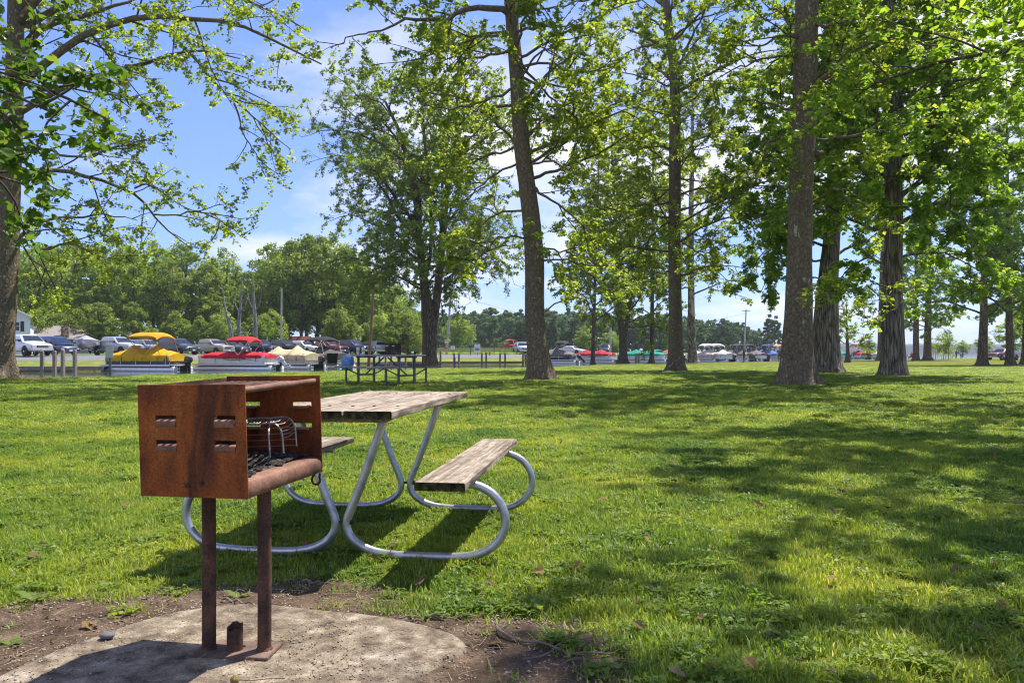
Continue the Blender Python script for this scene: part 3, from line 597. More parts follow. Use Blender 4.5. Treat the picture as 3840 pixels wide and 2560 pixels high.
# deep-furrowed big tree and the dark maple right of it
b7 = G(3103, 1395); Y7 = b7[1]
tk7 = px_trunk(b7, [(3103, 1395, 50), (3098, 1328, 45), (3097, 1206, 42), (3104, 1084, 35), (3118, 900, 29), (3130, 655, 25), (3130, 393, 23), (3128, 100, 20), (3125, -200, 14), (3125, -420, 9)])
r = np.random.default_rng(107)
BRI = dict(leaf_m=m_lbright, leaf=.162, n_leaf=19, sp2=.62, sp3=.42, sag=.1)
l7 = auto_limbs(r, tk7, 38, 5.2, 20, lambda u: 5.2 - 1.5 * u, elev=(0, 35), r0=.08, down=.28)
l7 += [px_limb(b7, p, (Y7, Y7 + d), (.06, .012)) for p, d in [([(3100, 900), (3000, 860), (2900, 900), (2830, 980), (2800, 1060)], -2.), ([(3100, 820), (2980, 760), (2860, 780), (2780, 880)], 2.), ([(3100, 980), (2960, 980), (2880, 1040), (2850, 1100)], 1.), ([(3120, 700), (2980, 640), (2860, 620), (2760, 680)], -1)]]
big_tree('oak_tree', 'massive tree with deeply furrowed ridged bark and pale dirt round its foot', 'tree', b7, tk7, l7, m_oak, seed=17, flare=.45, ridge=.026, sides=72, cap=int(46000 * 3.6), **BRI)
b8 = G(3350, 1410); Y8 = b8[1]
tk8 = px_trunk(b8, [(3350, 1410, 48), (3351, 1328, 41), (3350, 1206, 39), (3346, 1084, 34), (3350, 917, 30), (3350, 589, 28), (3338, 262, 24), (3330, 0, 22), (3325, -300, 15), (3322, -560, 9)])
l8 = [px_limb(b8, p, (Y8, Y8 + d), rr) for p, d, rr in [([(3340, 465), (3290, 470), (3230, 490), (3180, 540), (3130, 600)], -1.5, (.08, .015)), ([(3350, 760), (3450, 690), (3540, 560), (3560, 480)], -2, (.07, .015)),
      ([(3350, 570), (3420, 560), (3490, 560), (3560, 660)], 2, (.06, .012)), ([(3360, 870), (3440, 870), (3570, 870), (3660, 900)], -2.5, (.05, .01)), ([(3345, 300), (3420, 250), (3520, 190), (3620, 160)], 1, (.07, .02)),
      ([(3360, 980), (3470, 940), (3600, 960), (3720, 1040)], -1, (.05, .01)), ([(3340, 1000), (3250, 960), (3180, 1000), (3130, 1080)], -1.5, (.05, .01))]]
l8 += auto_limbs(r, tk8, 40, 4.8, 17, lambda u: 5.4 - 1.5 * u, elev=(0, 35), r0=.08, down=.28)
big_tree('maple_tree', 'dark rough-barked maple with low leafy branches next to the deep-furrowed tree', 'tree', b8, tk8, l8, m_oak, seed=18, flare=.4, ridge=.016, sides=60, cap=int(44000 * 3.6), **BRI)
# distant right-hand group
small = [(2444, 1360, 9, 430, 'mid', 'slim pale green maple standing between the forked maple and the slender sycamore'), (2222, 1364, 8, 640, 'mid', 'slim pale green maple by the red covered boat'),
         (3180, 1358, 9, 1120, 'small', 'little spreading tree with yellowish leaves by the far boats'), (3302, 1351, 13, 700, 'mid', 'leaning maple half hidden behind the dark rough-barked maple'),
         (3435, 1352, 12, 820, 'mid', 'slim maple beside the people in red by the lake'), (3477, 1351, 15, 780, 'mid', 'spreading lakeside maple next to the young saplings'),
         (3684, 1369, 17, 560, 'big', 'broad maple on the lawn between the young saplings and the maroon pickup'), (3787, 1369, 15, 520, 'big', 'broad maple standing in front of the parked maroon pickup'), (3846, 1366, 16, 500, 'big', 'dark maple trunk at the tail end of the maroon pickup')]
for i, (px, py, hw, top, kd, lab) in enumerate(small):
    bb = G(px, py); r = np.random.default_rng(200 + i); H_ = (1345 - top) * bb[1] / F + (6 if kd != 'small' else 0); sc = F / bb[1]
    ln = {'small': 3.0, 'mid': 6.0, 'big': 6.5}[kd]; z0 = {'small': 1.7, 'mid': 4.0, 'big': 3.6}[kd]
    lean = r.uniform(-.6, .6); tk = [(0, 0, -.1, hw / sc), (lean * .2, 0, H_ * .15, hw / sc * .82), (lean * .5, 0, H_ * .4, hw / sc * .55), (lean, 0, H_ * .75, hw / sc * .28), (lean, 0, H_, .03)]
    lm = auto_limbs(r, tk, 16 if kd == 'small' else 34, z0, H_ * .95, lambda u: ln * (1 - .55 * u), elev=(5, 45), r0=.08, down=.2)
    big_tree('maple_tree' if kd != 'small' else 'small_tree', lab, 'tree', bb, tk, lm, m_map, m_lsyc if kd == 'small' or px < 3000 else m_lbright, 300 + i, leaf=.17 if kd == 'small' else .23, n_leaf=12, sp2=.7 if kd == 'small' else .9, sp3=.45 if kd == 'small' else .55, cap=int(9000 * 3.6) if kd == 'small' else 19000, sides=18)
for px, py, h in ((3508, 1347, 3.0), (3538, 1349, 3.0), (3556, 1350, 2.6)):
    bb = G(px, py); r = np.random.default_rng(px); tk = [(0, 0, -.1, .05), (.05, 0, 1.2, .04), (.02, 0, h * 1.25, .015)]
    t = big_tree('sapling', 'young staked sapling on the lakeside lawn', 'tree', bb, tk, auto_limbs(r, tk, 10, .9, h * 1.2, lambda u: .9 * (1 - .5 * u), elev=(20, 60), r0=.03), m_map, m_lsyc, px, leaf=.16, n_leaf=5, sp2=.3, sp3=.25, sides=8, flare=.1, cap=int(900 * 3.6), group='young saplings by the lake')
    for dx in (-.35, .35): mb = MB(); mb.tube([(dx, 0, -.05), (dx, 0, 1.5)], .025, 6); mb.build('stake', m_wooddk2, t)

# trees standing just outside the picture, whose branches reach in and shade the lawn
r = np.random.default_rng(120)
bn = (-9.5, 8.4, .03)
tkn = [(0, 0, -.1, .36), (.05, 0, 1.5, .29), (.1, 0, 4, .26), (.2, 0, 7, .2), (.2, 0, 11, .1)]
ln_ = [dict(path=p, r=(.06, .012)) for p in ([(.1, 0, 3.2), (1.2, -.2, 3.9), (2.4, -.2, 4.2), (3.6, .1, 4.0), (4.5, .2, 3.6)], [(.1, 0, 3.6), (1.4, .4, 4.3), (2.8, .8, 4.4), (4.0, .9, 4.1), (4.8, .8, 3.7)], [(.1, 0, 2.9), (1.3, .8, 3.3), (2.5, 1.4, 3.4), (3.4, 1.7, 3.1)], [(.15, 0, 4.6), (1.6, .2, 5.4), (3.2, .5, 5.5), (4.4, .6, 5.2)])]
ln_ += auto_limbs(r, tkn, 10, 5.5, 10.5, lambda u: 3.6, r0=.08)
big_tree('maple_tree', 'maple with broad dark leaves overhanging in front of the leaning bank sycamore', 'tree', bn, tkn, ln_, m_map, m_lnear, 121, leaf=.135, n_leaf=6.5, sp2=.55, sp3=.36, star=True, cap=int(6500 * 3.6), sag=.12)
bn2 = (11.2, 12.2, .09); r = np.random.default_rng(122)
tkn2 = [(0, 0, -.1, .5), (0, 0, 1.5, .42), (-.1, 0, 5, .36), (-.2, 0, 9, .26), (-.2, 0, 16, .1)]
l_ = auto_limbs(r, tkn2, 26, 5.3, 14, lambda u: 7.6 - 3 * u, elev=(8, 30), r0=.055, down=.15)
big_tree('maple_tree', 'maple with soft bright leaves reaching over the lawn before the rough-barked maple', 'tree', bn2, tkn2, l_, m_map, m_lbright, 123, leaf=.14, n_leaf=10, sp2=.7, sp3=.46, cap=int(20000 * 3.6))
bn3 = (17.5, 3.5, .0); r = np.random.default_rng(124)
tkn3 = [(0, 0, -.1, .5), (0, 0, 1.5, .42), (-.1, 0, 6, .34), (-.2, 0, 16, .1)]
big_tree('sycamore_tree', 'tall sycamore at the side of the picnic ground shading the grass', 'tree', bn3, tkn3, auto_limbs(r, tkn3, 22, 6, 15, lambda u: 7 - 3 * u, r0=.1), seed=125, leaf=.18, n_leaf=6, sp2=.8, sp3=.5, cap=int(14000 * 3.6), **SYC)
bn4 = (7.2, 5.6, .0); r = np.random.default_rng(126)
tkn4 = [(0, 0, -.1, .34), (0, 0, 1.5, .28), (-.1, 0, 6, .22), (-.2, 0, 12, .06)]
big_tree('sycamore_tree', 'high-crowned sycamore beside the wooden picnic table dappling the grass', 'tree', bn4, tkn4, auto_limbs(r, tkn4, 15, 6.2, 11.5, lambda u: 5.4 - 2 * u, elev=(5, 35), r0=.08), seed=127, leaf=.15, n_leaf=8, sp2=.85, sp3=.52, cap=int(5600 * 3.6), **SYC)

# ---- woods behind the parking strip and across the water
def clump_tree(seed, h, w, crown0, nclump, per, size, trunk_r, stems=1, shape=1.0):
    r = np.random.default_rng(seed); tv = []
    for s_ in range(stems):
        lx, ly = r.uniform(-.08, .08, 2) * h * (stems > 1) ; tv.append(trunk_mesh([(0, 0, -.3, trunk_r), (lx * .3, ly * .3, h * .25, trunk_r * .8), (lx, ly, h * .6, trunk_r * .5), (lx * 1.4, ly * 1.4, h * .84, trunk_r * .12)], sides=8, n=14, seed=seed + s_, flare=.3))
    c = r.normal(0, 1, (nclump, 3)); c = unit(c) * r.random((nclump, 1)) ** .45
    z = c[:, 2] * .5 + .5; wid = np.clip(1.15 * np.sin(np.pi * np.clip(z * .86 + .1, 0, 1)) ** .7, .2, 1) * shape
    cen = np.stack([c[:, 0] * w * wid, c[:, 1] * w * wid, h * (crown0 + (1 - crown0) * z * .96)], 1); rad = r.uniform(.11, .29, nclump) * w
    nb = min(nclump, 14); bp = np.zeros((nb, 4, 3)); st = np.stack([np.zeros(nb), np.zeros(nb), cen[:nb, 2] * .72], 1)
    for i in range(4): bp[:, i] = st + (cen[:nb] - st) * i / 3
    tv.append(tubes(bp, np.full(nb, trunk_r * .35), np.full(nb, .02), 5))
    n = nclump * per; k = np.repeat(np.arange(nclump), per); d = unit(r.normal(0, 1, (n, 3)) + np.array([0, 0, .25])); rr = rad[k] * r.random(n) ** .33
    p = cen[k] + d * rr[:, None] * np.array([1, 1, .8])
    a = unit(d + r.normal(0, .6, (n, 3))); u = unit(np.cross(a, r.normal(0, 1, (n, 3)))); v = np.cross(a, u); s = (size * r.uniform(.5, 1.3, n))[:, None]
    V = np.stack([p - u * s * .6, p + v * s * .45, p + u * s * .6, p - v * s * .45], 1).reshape(-1, 3); I = np.arange(n)[:, None, None] * 4 + np.array([[0, 1, 2], [0, 2, 3]])[None]
    ck = r.normal(0, .13, nclump); rn = np.repeat(np.clip(r.beta(2, 2.4, n) + ck[k], 0, 1), 4)
    return np_mesh('trunk', *join(tv), smooth=True), np_mesh('crown', V, I.reshape(-1, 3), {'rnd': rn})
def wood_tree(name, label, cat, pm, loc, sc, rz, mats, group=None):
    t = thing(name, label, cat, loc, rz, group); t.scale = (sc[0], sc[0], sc[1])
    a = link('trunk', pm[0], mats[0], t); c = link('crown', pm[1], mats[1], t); tag(c, kind='stuff'); return t
protos = [clump_tree(400 + i, 18, [4.2, 5.0, 4.6, 3.6, 5.4, 4.0][i], [.12, .10, .18, .06, .12, .2][i], [120, 140, 116, 100, 146, 108][i], 88, .32, [.3, .34, .28, .24, .36, .26][i], [1, 2, 1, 2, 2, 1][i]) for i in range(6)]
r = np.random.default_rng(55)
woods = [(60, 116, 15.5), (150, 112, 17), (235, 120, 18), (330, 110, 15), (420, 122, 18.5), (500, 112, 16), (575, 120, 18), (640, 112, 14.5), (700, 124, 18), (770, 114, 14), (835, 122, 16.5), (890, 126, 14.5),
         (1010, 116, 17), (1075, 124, 18.5), (1130, 114, 18), (1190, 122, 19.5), (1250, 116, 18), (1300, 124, 17.5), (1360, 118, 15.5), (1420, 126, 14), (1470, 122, 11), (1330, 132, 15), (1520, 138, 10.5), (-60, 112, 17), (-180, 118, 18), (-300, 112, 17), (960, 130, 13),
         (100, 135, 19), (280, 138, 20), (460, 140, 20), (620, 138, 19), (800, 142, 18), (1150, 142, 21), (1000, 146, 18)]
for i, (px, Y, h) in enumerate(woods):
    x = (px - 1920) * Y / F; k = i % 6
    wood_tree('woodland_tree', 'leafy green tree in the wood behind the parked vehicles', 'tree', protos[k], (x, Y, .75), (h / 18 * r.uniform(.9, 1.15), h / 18), r.uniform(0, 6.28), (m_barkf, m_lwood), 'trees of the wood behind the parking strip')
for i, (px, Y, h) in enumerate([(px + r.uniform(-25, 25), 104 + r.uniform(-3, 4), r.uniform(4, 7.5)) for px in range(-200, 1560, 46)]):
    if 1040 < px < 1200: continue
    wood_tree('woodland_shrub', 'green understorey shrub at the foot of the wood', 'shrub', protos[[3, 0, 4][i % 3]], ((px - 1920) * Y / F, Y, .1), (h / 18 * 1.25, h / 18 * 1.1), r.uniform(0, 6.28), (m_barkf, m_lwood), 'understorey shrubs below the wood')
fpro = [clump_tree(450 + i, 16, [4.4, 5.2, 3.8][i], -.02, [46, 54, 42][i], 64, .62, .3) for i in range(3)]
xsf = np.linspace(1440, 2890, 74)
for i, px in enumerate(xsf):
    Y = [215, 250, 232, 270][i % 4] + r.uniform(-8, 8); top = np.interp(px, [1440, 1700, 2000, 2300, 2600, 2800, 2900], [1118, 1140, 1128, 1150, 1165, 1190, 1235]) + r.uniform(-14, 16)
    h = (1318 - top) * Y / F
    wood_tree('far_tree', 'dark green tree in the wood across the backwater', 'tree', fpro[i % 3], ((px - 1920) * Y / F, Y, .8), (h / 16 * 1.15, h / 16), r.uniform(0, 6.28), (m_barkf, m_lfar), 'trees across the backwater')
con = clump_tree(470, 14, 2.6, .05, 44, 60, .5, .25, shape=.75)
for px, Y, h in ((2905, 205, 11), (2880, 215, 12), (2925, 210, 7)):
    wood_tree('pine_tree', 'dark pointed pine ending the far wood by the open lake', 'tree', con, ((px - 1920) * Y / F, Y, .7), (h / 14, h / 14), r.uniform(0, 6), (m_barkf, m_lfar), 'pines at the end of the far wood')
for px, Y, h, mt, nm, lab in ((1245, 106, 3.9, m_lorange, 'bush', 'rusty orange bush at the edge of the wood behind the maroon pickup'), (1555, 112, 4.6, m_llime, 'bush', 'lime green bush behind the covered dock boat trailer'),
        (1720, 165, 8.5, m_lolive, 'bush', 'olive brown bush across the backwater behind the signs'), (1895, 160, 3.4, m_llime, 'bush', 'small feathery pale green tree among the reeds'), (2190, 165, 6.5, m_lwood, 'bush', 'mid green bush behind the white parked car'), (2290, 168, 5.5, m_lwood, 'bush', 'mid green bush behind the black jeep'),
        (3255, 150, 5.2, m_lfar, 'bush', 'dark rounded bush behind the far moored boats'), (3360, 165, 4.4, m_llime, 'bush', 'pale lakeside bush behind the people in red'), (3610, 210, 4.6, m_lwood, 'bush', 'green lakeside bush past the open water'), (3690, 130, 4.3, m_lolive, 'bush', 'olive bush beside the parked maroon pickup'), (3800, 140, 8, m_lwood, 'bush', 'tall green bush behind the parked maroon pickup')):
    wood_tree(nm, lab, 'bush', protos[(int(px)) % 6], ((px - 1920) * Y / F, Y, -.2 if px > 2900 else .3), (h / 18 * 1.5, h / 18), px, (m_barkf, mt))
# near-side row on the right that closes the view between trunks
for i, (px, Y, h) in enumerate([(3880, 120, 15), (3960, 100, 14), (4100, 110, 16)]):
    wood_tree('lakeside_tree', 'leafy tree on the lawn beyond the maroon pickup', 'tree', protos[i], ((px - 1920) * Y / F, Y, -.15), (h / 18 * 1.2, h / 18), i, (m_barkf, m_lbright), 'trees beyond the maroon pickup')
# dead trunks and the far lake shore
for px, top, base_y, Y, lean, lab in ((958, 1090, 1262, 100, -.3, 'silver dead tree trunk standing before the wood'), (893, 1095, 1275, 102, .5, 'forked bleached dead tree next to the silver trunk'), (870, 1140, 1270, 101, -1.2, 'leaning bleached snag beside the forked dead tree')):
    b_ = at(px, base_y, Y); z1 = (base_y - top) * Y / F; t = thing('dead_tree', lab, 'tree', (b_[0], Y, b_[2] - 1.0))
    V, Q = trunk_mesh([(0, 0, -.5, .3), (lean * .2, 0, z1 * .4 + 1, .24), (lean * .7, 0, z1 * .8 + 1, .15), (lean, 0, z1 + 3.2, .04)], sides=10, n=18, seed=px, flare=.2); link('trunk', np_mesh('trunk', V, Q, smooth=True), m_dead, t)
    for s_ in (-1, 1):
        mb = MB(); mb.tube([(lean * .4, 0, z1 * .55 + 1), (lean * .5 + s_ * .7, .2, z1 * .75 + 1), (lean * .6 + s_ * .9, .2, z1 + 1.3)], [.09, .06, .02], 6); mb.build('limb', m_dead, t)
mb = MB(); n = 260; xs_ = np.linspace(380, 1500, n); r2 = np.random.default_rng(5); hh = 13 + 5 * np.interp(xs_, np.linspace(380, 1500, 40), r2.random(40)) + 3 * r2.random(n)
secs = [[(x, 1480 + 60 * math.sin(x * .01), -.6), (x, 1484 + 60 * math.sin(x * .01), h * .8), (x, 1500 + 60 * math.sin(x * .01), h), (x, 1600, h * .9)] for x, h in zip(xs_, hh)]
mb.loft(secs, caps=False, closed=False)
m_shore = M_('hazy_far_shore_trees', [(.05, .085, .075), (.085, .13, .11)], scale=.12, detail=8, rough=1, bump=1, bscale=.4, bdist=3, spec=0)
tag(mb.build('far_shore_wood', m_shore, smooth=0), 'distant wooded shore across the lake', kind='stuff')
# cattail reeds and lily pads in the backwater
r = np.random.default_rng(77); n = 9000
px = r.uniform(1560, 1990, n); Y = r.uniform(128, 150, n); x = (px - 1920) * Y / F; h = r.uniform(.7, 1.35, n); lean = r.normal(0, .18, (n, 2))
p = np.stack([x, Y, np.full(n, .7)], 1); wv = np.stack([np.full(n, .05), np.zeros(n), np.zeros(n)], 1); tip = p + np.c_[lean, h]
V = np.stack([p - wv, p + wv, tip], 1).reshape(-1, 3); I = np.arange(n * 3).reshape(-1, 3)
m_reed = M_('cattail_reed', [(.08, .12, .04), (.14, .19, .07), (.24, .24, .12)], attr='rnd', rough=.7, spec=.2, trans=.3)
tag(link('reeds', np_mesh('reeds', V, I, {'rnd': np.repeat(r.random(n), 3)}), m_reed), 'green cattail reeds in the backwater behind the road', kind='stuff')
n = 900; px = r.uniform(1580, 1960, n); Y = r.uniform(118, 126, n); x = (px - 1920) * Y / F; a = np.arange(6) * math.pi / 3
V = np.stack([x[:, None] + .24 * np.cos(a), Y[:, None] + .24 * np.sin(a), np.full((n, 6), .86) + r.uniform(0, .22, (n, 1)) + .03 * np.sin(a + x[:, None])], -1).reshape(-1, 3)
tag(link('lily_pads', np_mesh('lily_pads', V, np.arange(n * 6).reshape(n, 6), {'rnd': np.repeat(r.random(n), 6)}), m_llime), 'yellow green water lily leaves before the reeds', kind='stuff')

# ------------------------------------------------------------------ park grill
def plate_with_slots(mb, w, h, th, holes, M):
    """sheet in the local x-z plane, x -w/2..w/2, z 0..h, thickness th along y, rectangular slots cut through"""
    xs = sorted({-w/2, w/2, *[k for a in holes for k in a[:2]]}); zs = sorted({0, h, *[k for a in holes for k in a[2:]]})
    hole = lambda x, z: any(a[0] < x < a[1] and a[2] < z < a[3] for a in holes)
    cell = {(i, j): not hole((xs[i]+xs[i+1])/2, (zs[j]+zs[j+1])/2) for i in range(len(xs)-1) for j in range(len(zs)-1)}
    V, Fc = {}, []
    def v(i, j, s):
        if (i, j, s) not in V: V[(i, j, s)] = len(V)
        return V[(i, j, s)]
    for (i, j), ok in cell.items():
        if not ok: continue
        Fc.append((v(i, j, 0), v(i+1, j, 0), v(i+1, j+1, 0), v(i, j+1, 0))); Fc.append((v(i, j+1, 1), v(i+1, j+1, 1), v(i+1, j, 1), v(i, j, 1)))
        for di, dj, e in ((-1, 0, ((i, j+1), (i, j))), (1, 0, ((i+1, j), (i+1, j+1))), (0, -1, ((i, j), (i+1, j))), (0, 1, ((i+1, j+1), (i, j+1)))):
            if not cell.get((i+di, j+dj), False): Fc.append((v(*e[0], 0), v(*e[0], 1), v(*e[1], 1), v(*e[1], 0)))
    P = [None] * len(V)
    for (i, j, s), k in V.items(): P[k] = (xs[i], th * (s - .5), zs[j])
    mb.add(P, Fc, M)

gr = thing('park_grill', 'rusty steel box park grill on two posts on the concrete pad', 'grill', (-.915, 2.642, PAD_Z))
GW, GL, GH = .38, .475, .35; z0 = .580 - PAD_Z
# the firebox leans a little: far side higher, top tipped left
BOX = Matrix.Translation((-.9276 + .915, 2.691 - 2.642, z0)) @ Matrix.Rotation(R(-14), 4, 'Z') @ Matrix.Rotation(R(1.6), 4, 'X') @ Matrix.Rotation(R(-.9), 4, 'Y')
slots = [(x0, x0 + .074, z_, z_ + .017) for x0 in (-.128, .080) for z_ in (.160, .237)]
for sgn in (-1, 1):
    mb = MB(); plate_with_slots(mb, GW, GH, .006, slots, BOX @ Matrix.Translation((0, sgn * GL / 2, 0)))
    p = mb.build('side_plate', m_rust, gr, smooth=30, bevel=.0012, seg=1)
    for (a, b_, c, d) in slots:                    # pressed-in ledge under each slot that carries the grate at lower settings
        q = MB(); pr = [(-.0065, -.016), (-.0092, -.011), (-.0095, -.006), (-.0075, -.001), (.0, .0035), (.014, .003), (.024, .0)]
        secs = [[(x, sgn * (GL / 2 - .004 - u), c + w) for u, w in pr] + [(x, sgn * (GL / 2 - .004 - u), c + w - .004) for u, w in pr[::-1]] for x in np.linspace(a + .001, b_ - .001, 4)]
        q.loft(secs, M=BOX); q.build('slot_ledge', m_rustp, p)
mb = MB(); mb.box((-GW/2 + .003, 0, GH/2 - .002), (.005, GL - .008, GH - .006), M=BOX); mb.build('back_plate', m_rustd, gr, smooth=0)
# floor pan with its rolled front lip
prof = [(-.185, .056), (.14, .056), (.166, .055), (.179, .051), (.186, .043), (.189, .030), (.189, .004)]
secs = [[(x, y, z) for x, z in prof] + [(x - .004, y, z - .004) for x, z in prof[::-1]] for y in np.linspace(-GL/2 + .004, GL/2 - .004, 10)]
mb = MB(); mb.loft(secs, M=BOX); mb.build('floor_pan', m_rustp, gr, smooth=50)
for i, x in enumerate(np.linspace(-.155, .150, 13)):
    mb = MB(); y = GL/2 - .006; k = random.Random(i); mb.tube([(x, -y, .327), (x + k.uniform(-.003, .003), 0, .326 + k.uniform(-.003, .002)), (x, y, .327)], .0062, 8, M=BOX); mb.build('grate_bar', m_rustd if i < 9 else m_rustp, gr)
mb = MB(); mb.tube([(.172, -GL/2 + .003, .330), (.172, GL/2 - .003, .330)], .0098, 12, M=BOX); mb.build('front_rod', m_rustp, gr)
for x in (-.09, .07): mb = MB(); mb.box((x, .06, .314), (.012, GL * .7, .006), M=BOX); mb.box((x + .02, -.1, .316), (.010, .10, .005), M=BOX); mb.build('grate_stay', m_rustd, gr)
mb = MB(); a = [(.170, GL/2 - .012, .002)] + [(.170 + .016 * math.cos(t), GL/2 - .012, -.026 + .017 * math.sin(t)) for t in np.linspace(R(150), R(390), 12)] + [(.186, GL/2 - .012, -.002)]
mb.tube(a, .0045, 8, M=BOX); mb.build('hook', m_rustd, gr)
for x_, z_ in ((.03, .045), (-.02, .038)): mb = MB(); mb.lathe([(.0085, 0), (.0085, .003), (.005, .005)], 10, BOX @ Matrix.Translation((x_, -GL/2 - .003, z_)) @ Matrix.Rotation(R(90), 4, 'X')); mb.build('rivet', m_rustd, gr)
for x, y in ((-.0936, .003), (.093, -.004)):
    mb = MB(); tx = BOX @ Vector((x, 0, 0)); mb.tube([(x, y, .004), (x + .001, y, .25), (x - .0015, y, z0 + .05)], .0225, 20); mb.build('post', m_rustd, gr, smooth=60)
    mb = MB(); mb.lathe([(.028, 0), (.026, .004), (.023, .009)], 20, Matrix.Translation((x, y, .0085))); mb.build('weld_bead', m_rustd, gr)
mb = MB(); mb.box((.001, .0, .004), (.262, .145, .009), rz=R(-4)); mb.build('base_plate', M_('base_plate_rust', [(.07, .042, .032), (.13, .085, .065), (.20, .13, .10)], scale=12, rough=.85, bump=.2, bscale=90, bdist=.003, speck=(120, .6, 1.4)), gr, bevel=.0015)
# broken-off third post between the two: an open pipe with a torn rim
n = 28; secs = []
k = random.Random(3); tops = [.086 + .007 * math.sin(a * 2 * math.pi / n + .4) + .003 * math.sin(4 * a * 2 * math.pi / n) + k.uniform(-.0015, .0015) for a in range(n)]
ring = lambda rr, zz: [(rr * math.cos(2*math.pi*j/n), rr * math.sin(2*math.pi*j/n), zz if not isinstance(zz, list) else zz[j]) for j in range(n)]
mb = MB(); mb.loft([ring(.026, .008), ring(.026, .05), ring(.0255, tops), ring(.0215, [t - .002 for t in tops]), ring(.0215, .02)], caps=False, M=Matrix.Translation((-.004, -.006, 0))); mb.build('broken_post_stub', m_rustd, gr, smooth=60)

# ash, charred bits and the old wire rack inside the firebox (own things lying in the grill)
ash_M = Matrix.Translation((-.915, 2.642, PAD_Z)) @ BOX
r = np.random.default_rng(31); gx, gy = np.linspace(-.178, .135, 40), np.linspace(-GL/2 + .012, GL/2 - .012, 50)
P = np.stack(np.meshgrid(gx, gy), -1).reshape(-1, 2); e = np.minimum.reduce([P[:, 0] + .19, .14 - P[:, 0], P[:, 1] + GL/2, GL/2 - P[:, 1]])
z = .054 + .018 * np.clip(e / .06, 0, 1) * (1 + .5 * fine_noise(P, 30, 8)) + .010 * np.clip((P[:, 1] + .05) / .2, 0, 1) + .004 * fine_noise(P, 160, 9)
V = np.array([ash_M @ Vector((a, b_, c)) for (a, b_), c in zip(P, z)]); I = np.arange(2000).reshape(50, 40)
tag(link('ash_bed', np_mesh('ash_bed', V, np.stack([I[:-1, :-1], I[:-1, 1:], I[1:, 1:], I[1:, :-1]], -1).reshape(-1, 4), smooth=True), m_ash), 'grey ash and burnt debris on the grill floor', kind='stuff')
m_char = M_('charcoal', [(.006, .006, .006), (.03, .028, .027)], scale=60, rough=.8, bump=.6, bscale=90)
for i in range(26):
    k = random.Random(50 + i); x, y = k.uniform(-.1, .15), k.uniform(-.2, .2); s = k.uniform(.008, .02)
    bm = bmesh.new(); bmesh.ops.create_icosphere(bm, subdivisions=1, radius=s)
    for v in bm.verts: v.co = Vector((v.co.x * k.uniform(.7, 1.8), v.co.y * k.uniform(.6, 1.2), v.co.z * k.uniform(.5, .9)))
    me = bpy.data.meshes.new('charcoal_lump'); bm.to_mesh(me); bm.free()
    o = link('charcoal_lump', me, m_char if i % 4 else m_ash, None, ash_M @ Vector((x, y, .066 + .01 * max(0, y) * 4 - (.008 if x > .12 else 0))), (0, 0, k.uniform(0, 6)))
    tag(o, 'burnt black charcoal lump in the grill ash', 'charcoal', 'charcoal lumps in the grill')
rk = thing('wire_rack', 'bent chrome wire rack lying inside the rusty grill', 'rack', ash_M.translation)
RM = BOX.copy(); RM.translation = Vector((0, 0, 0))
yb, yf = .19, .10
fr = lambda y, dz: [(-.135, y, .168 + dz), (-.09, y, .196 + dz), (-.03, y, .200 + dz), (.03, y, .199 + dz), (.075, y, .207 + dz), (.100, y, .197 + dz), (.113, y, .172 + dz), (.116, y, .10 + dz)]
mb = MB(); mb.tube(spline([(*q, 0) for q in fr(yb, .0)], 26)[:, :3], .0032, 8, M=RM); mb.build('frame_wire', m_wire, rk)
mb = MB(); mb.tube(spline([(*q, 0) for q in fr(yf, -.012)], 26)[:, :3], .0036, 8, M=RM); mb.build('frame_wire', m_wire, rk)
for x, zt, zb in ((-.055, .190, .072), (.042, .186, .066)):
    mb = MB(); mb.tube(spline([(x - .02, yb, zt + .008, 0), (x, (yb + yf) / 2, zt + .004, 0), (x + .018, yf, zt - .02, 0), (x + .028, yf - .015, zb + .05, 0), (x + .034, yf - .02, zb, 0)], 18)[:, :3], .0034, 8, M=RM); mb.build('leg_wire', m_wire, rk)
for zz in (.165, .143, .122, .100): mb = MB(); mb.tube([(-.14, yb - .01, zz - .006), (.03, yb - .012, zz), (.115, yb - .004, zz + .004)], .0015, 6, M=RM); mb.build('rail_wire', m_wire, rk)
for i, u in enumerate(np.linspace(.08, .86, 22)):
    a_, b_ = spline([(*q, 0) for q in fr(yb, 0)], 60)[int(u * 59)], spline([(*q, 0) for q in fr(yf, -.012)], 60)[int(u * 59)]
    mb = MB(); mb.tube([a_[:3], ((a_ + b_) / 2)[:3] - np.array([0, 0, .006]), b_[:3]], .0013, 5, M=RM); mb.build('cross_wire', m_wire, rk)

# ------------------------------------------------------------------ near picnic table (boards on bent pipe)
tx, ty, tyaw, TL, TW, TZ, SZ, BC, BWd, FR = -.771, 4.562, .133, 1.838, .702, .755, .435, .570, .234, .606
pt = thing('picnic_table', 'weathered wooden picnic table on bent galvanised pipe legs behind the grill', 'table', (tx, ty, 0), -tyaw)
def board(name, c, d, seed, parent, ends=True, mat=None):
    k = random.Random(seed); x, y, z = d[0]/2, d[1]/2, d[2]/2; n = 14; secs = []; bv = .004
    for i in range(n + 1):
        t = i / n; yy = -y + 2 * y * t; w = .0022 * math.sin(9 * t + k.uniform(0, 6)); q = .0016 * math.sin(5 * t + seed)
        secs.append([(-x + bv, yy, z + q), (-x, yy, z - bv), (-x + w, yy, -z + bv), (-x + bv, yy, -z), (x - bv, yy, -z), (x + w, yy, -z + bv), (x, yy, z - bv), (x - bv, yy, z + q)])
    mb = MB(); mb.loft(secs); mb.mi[-1] = mb.mi[-2] = 1; mb.cm = 1
    return mb.build(name, [mat or m_wood, m_wooddark], parent, loc=c, smooth=30)
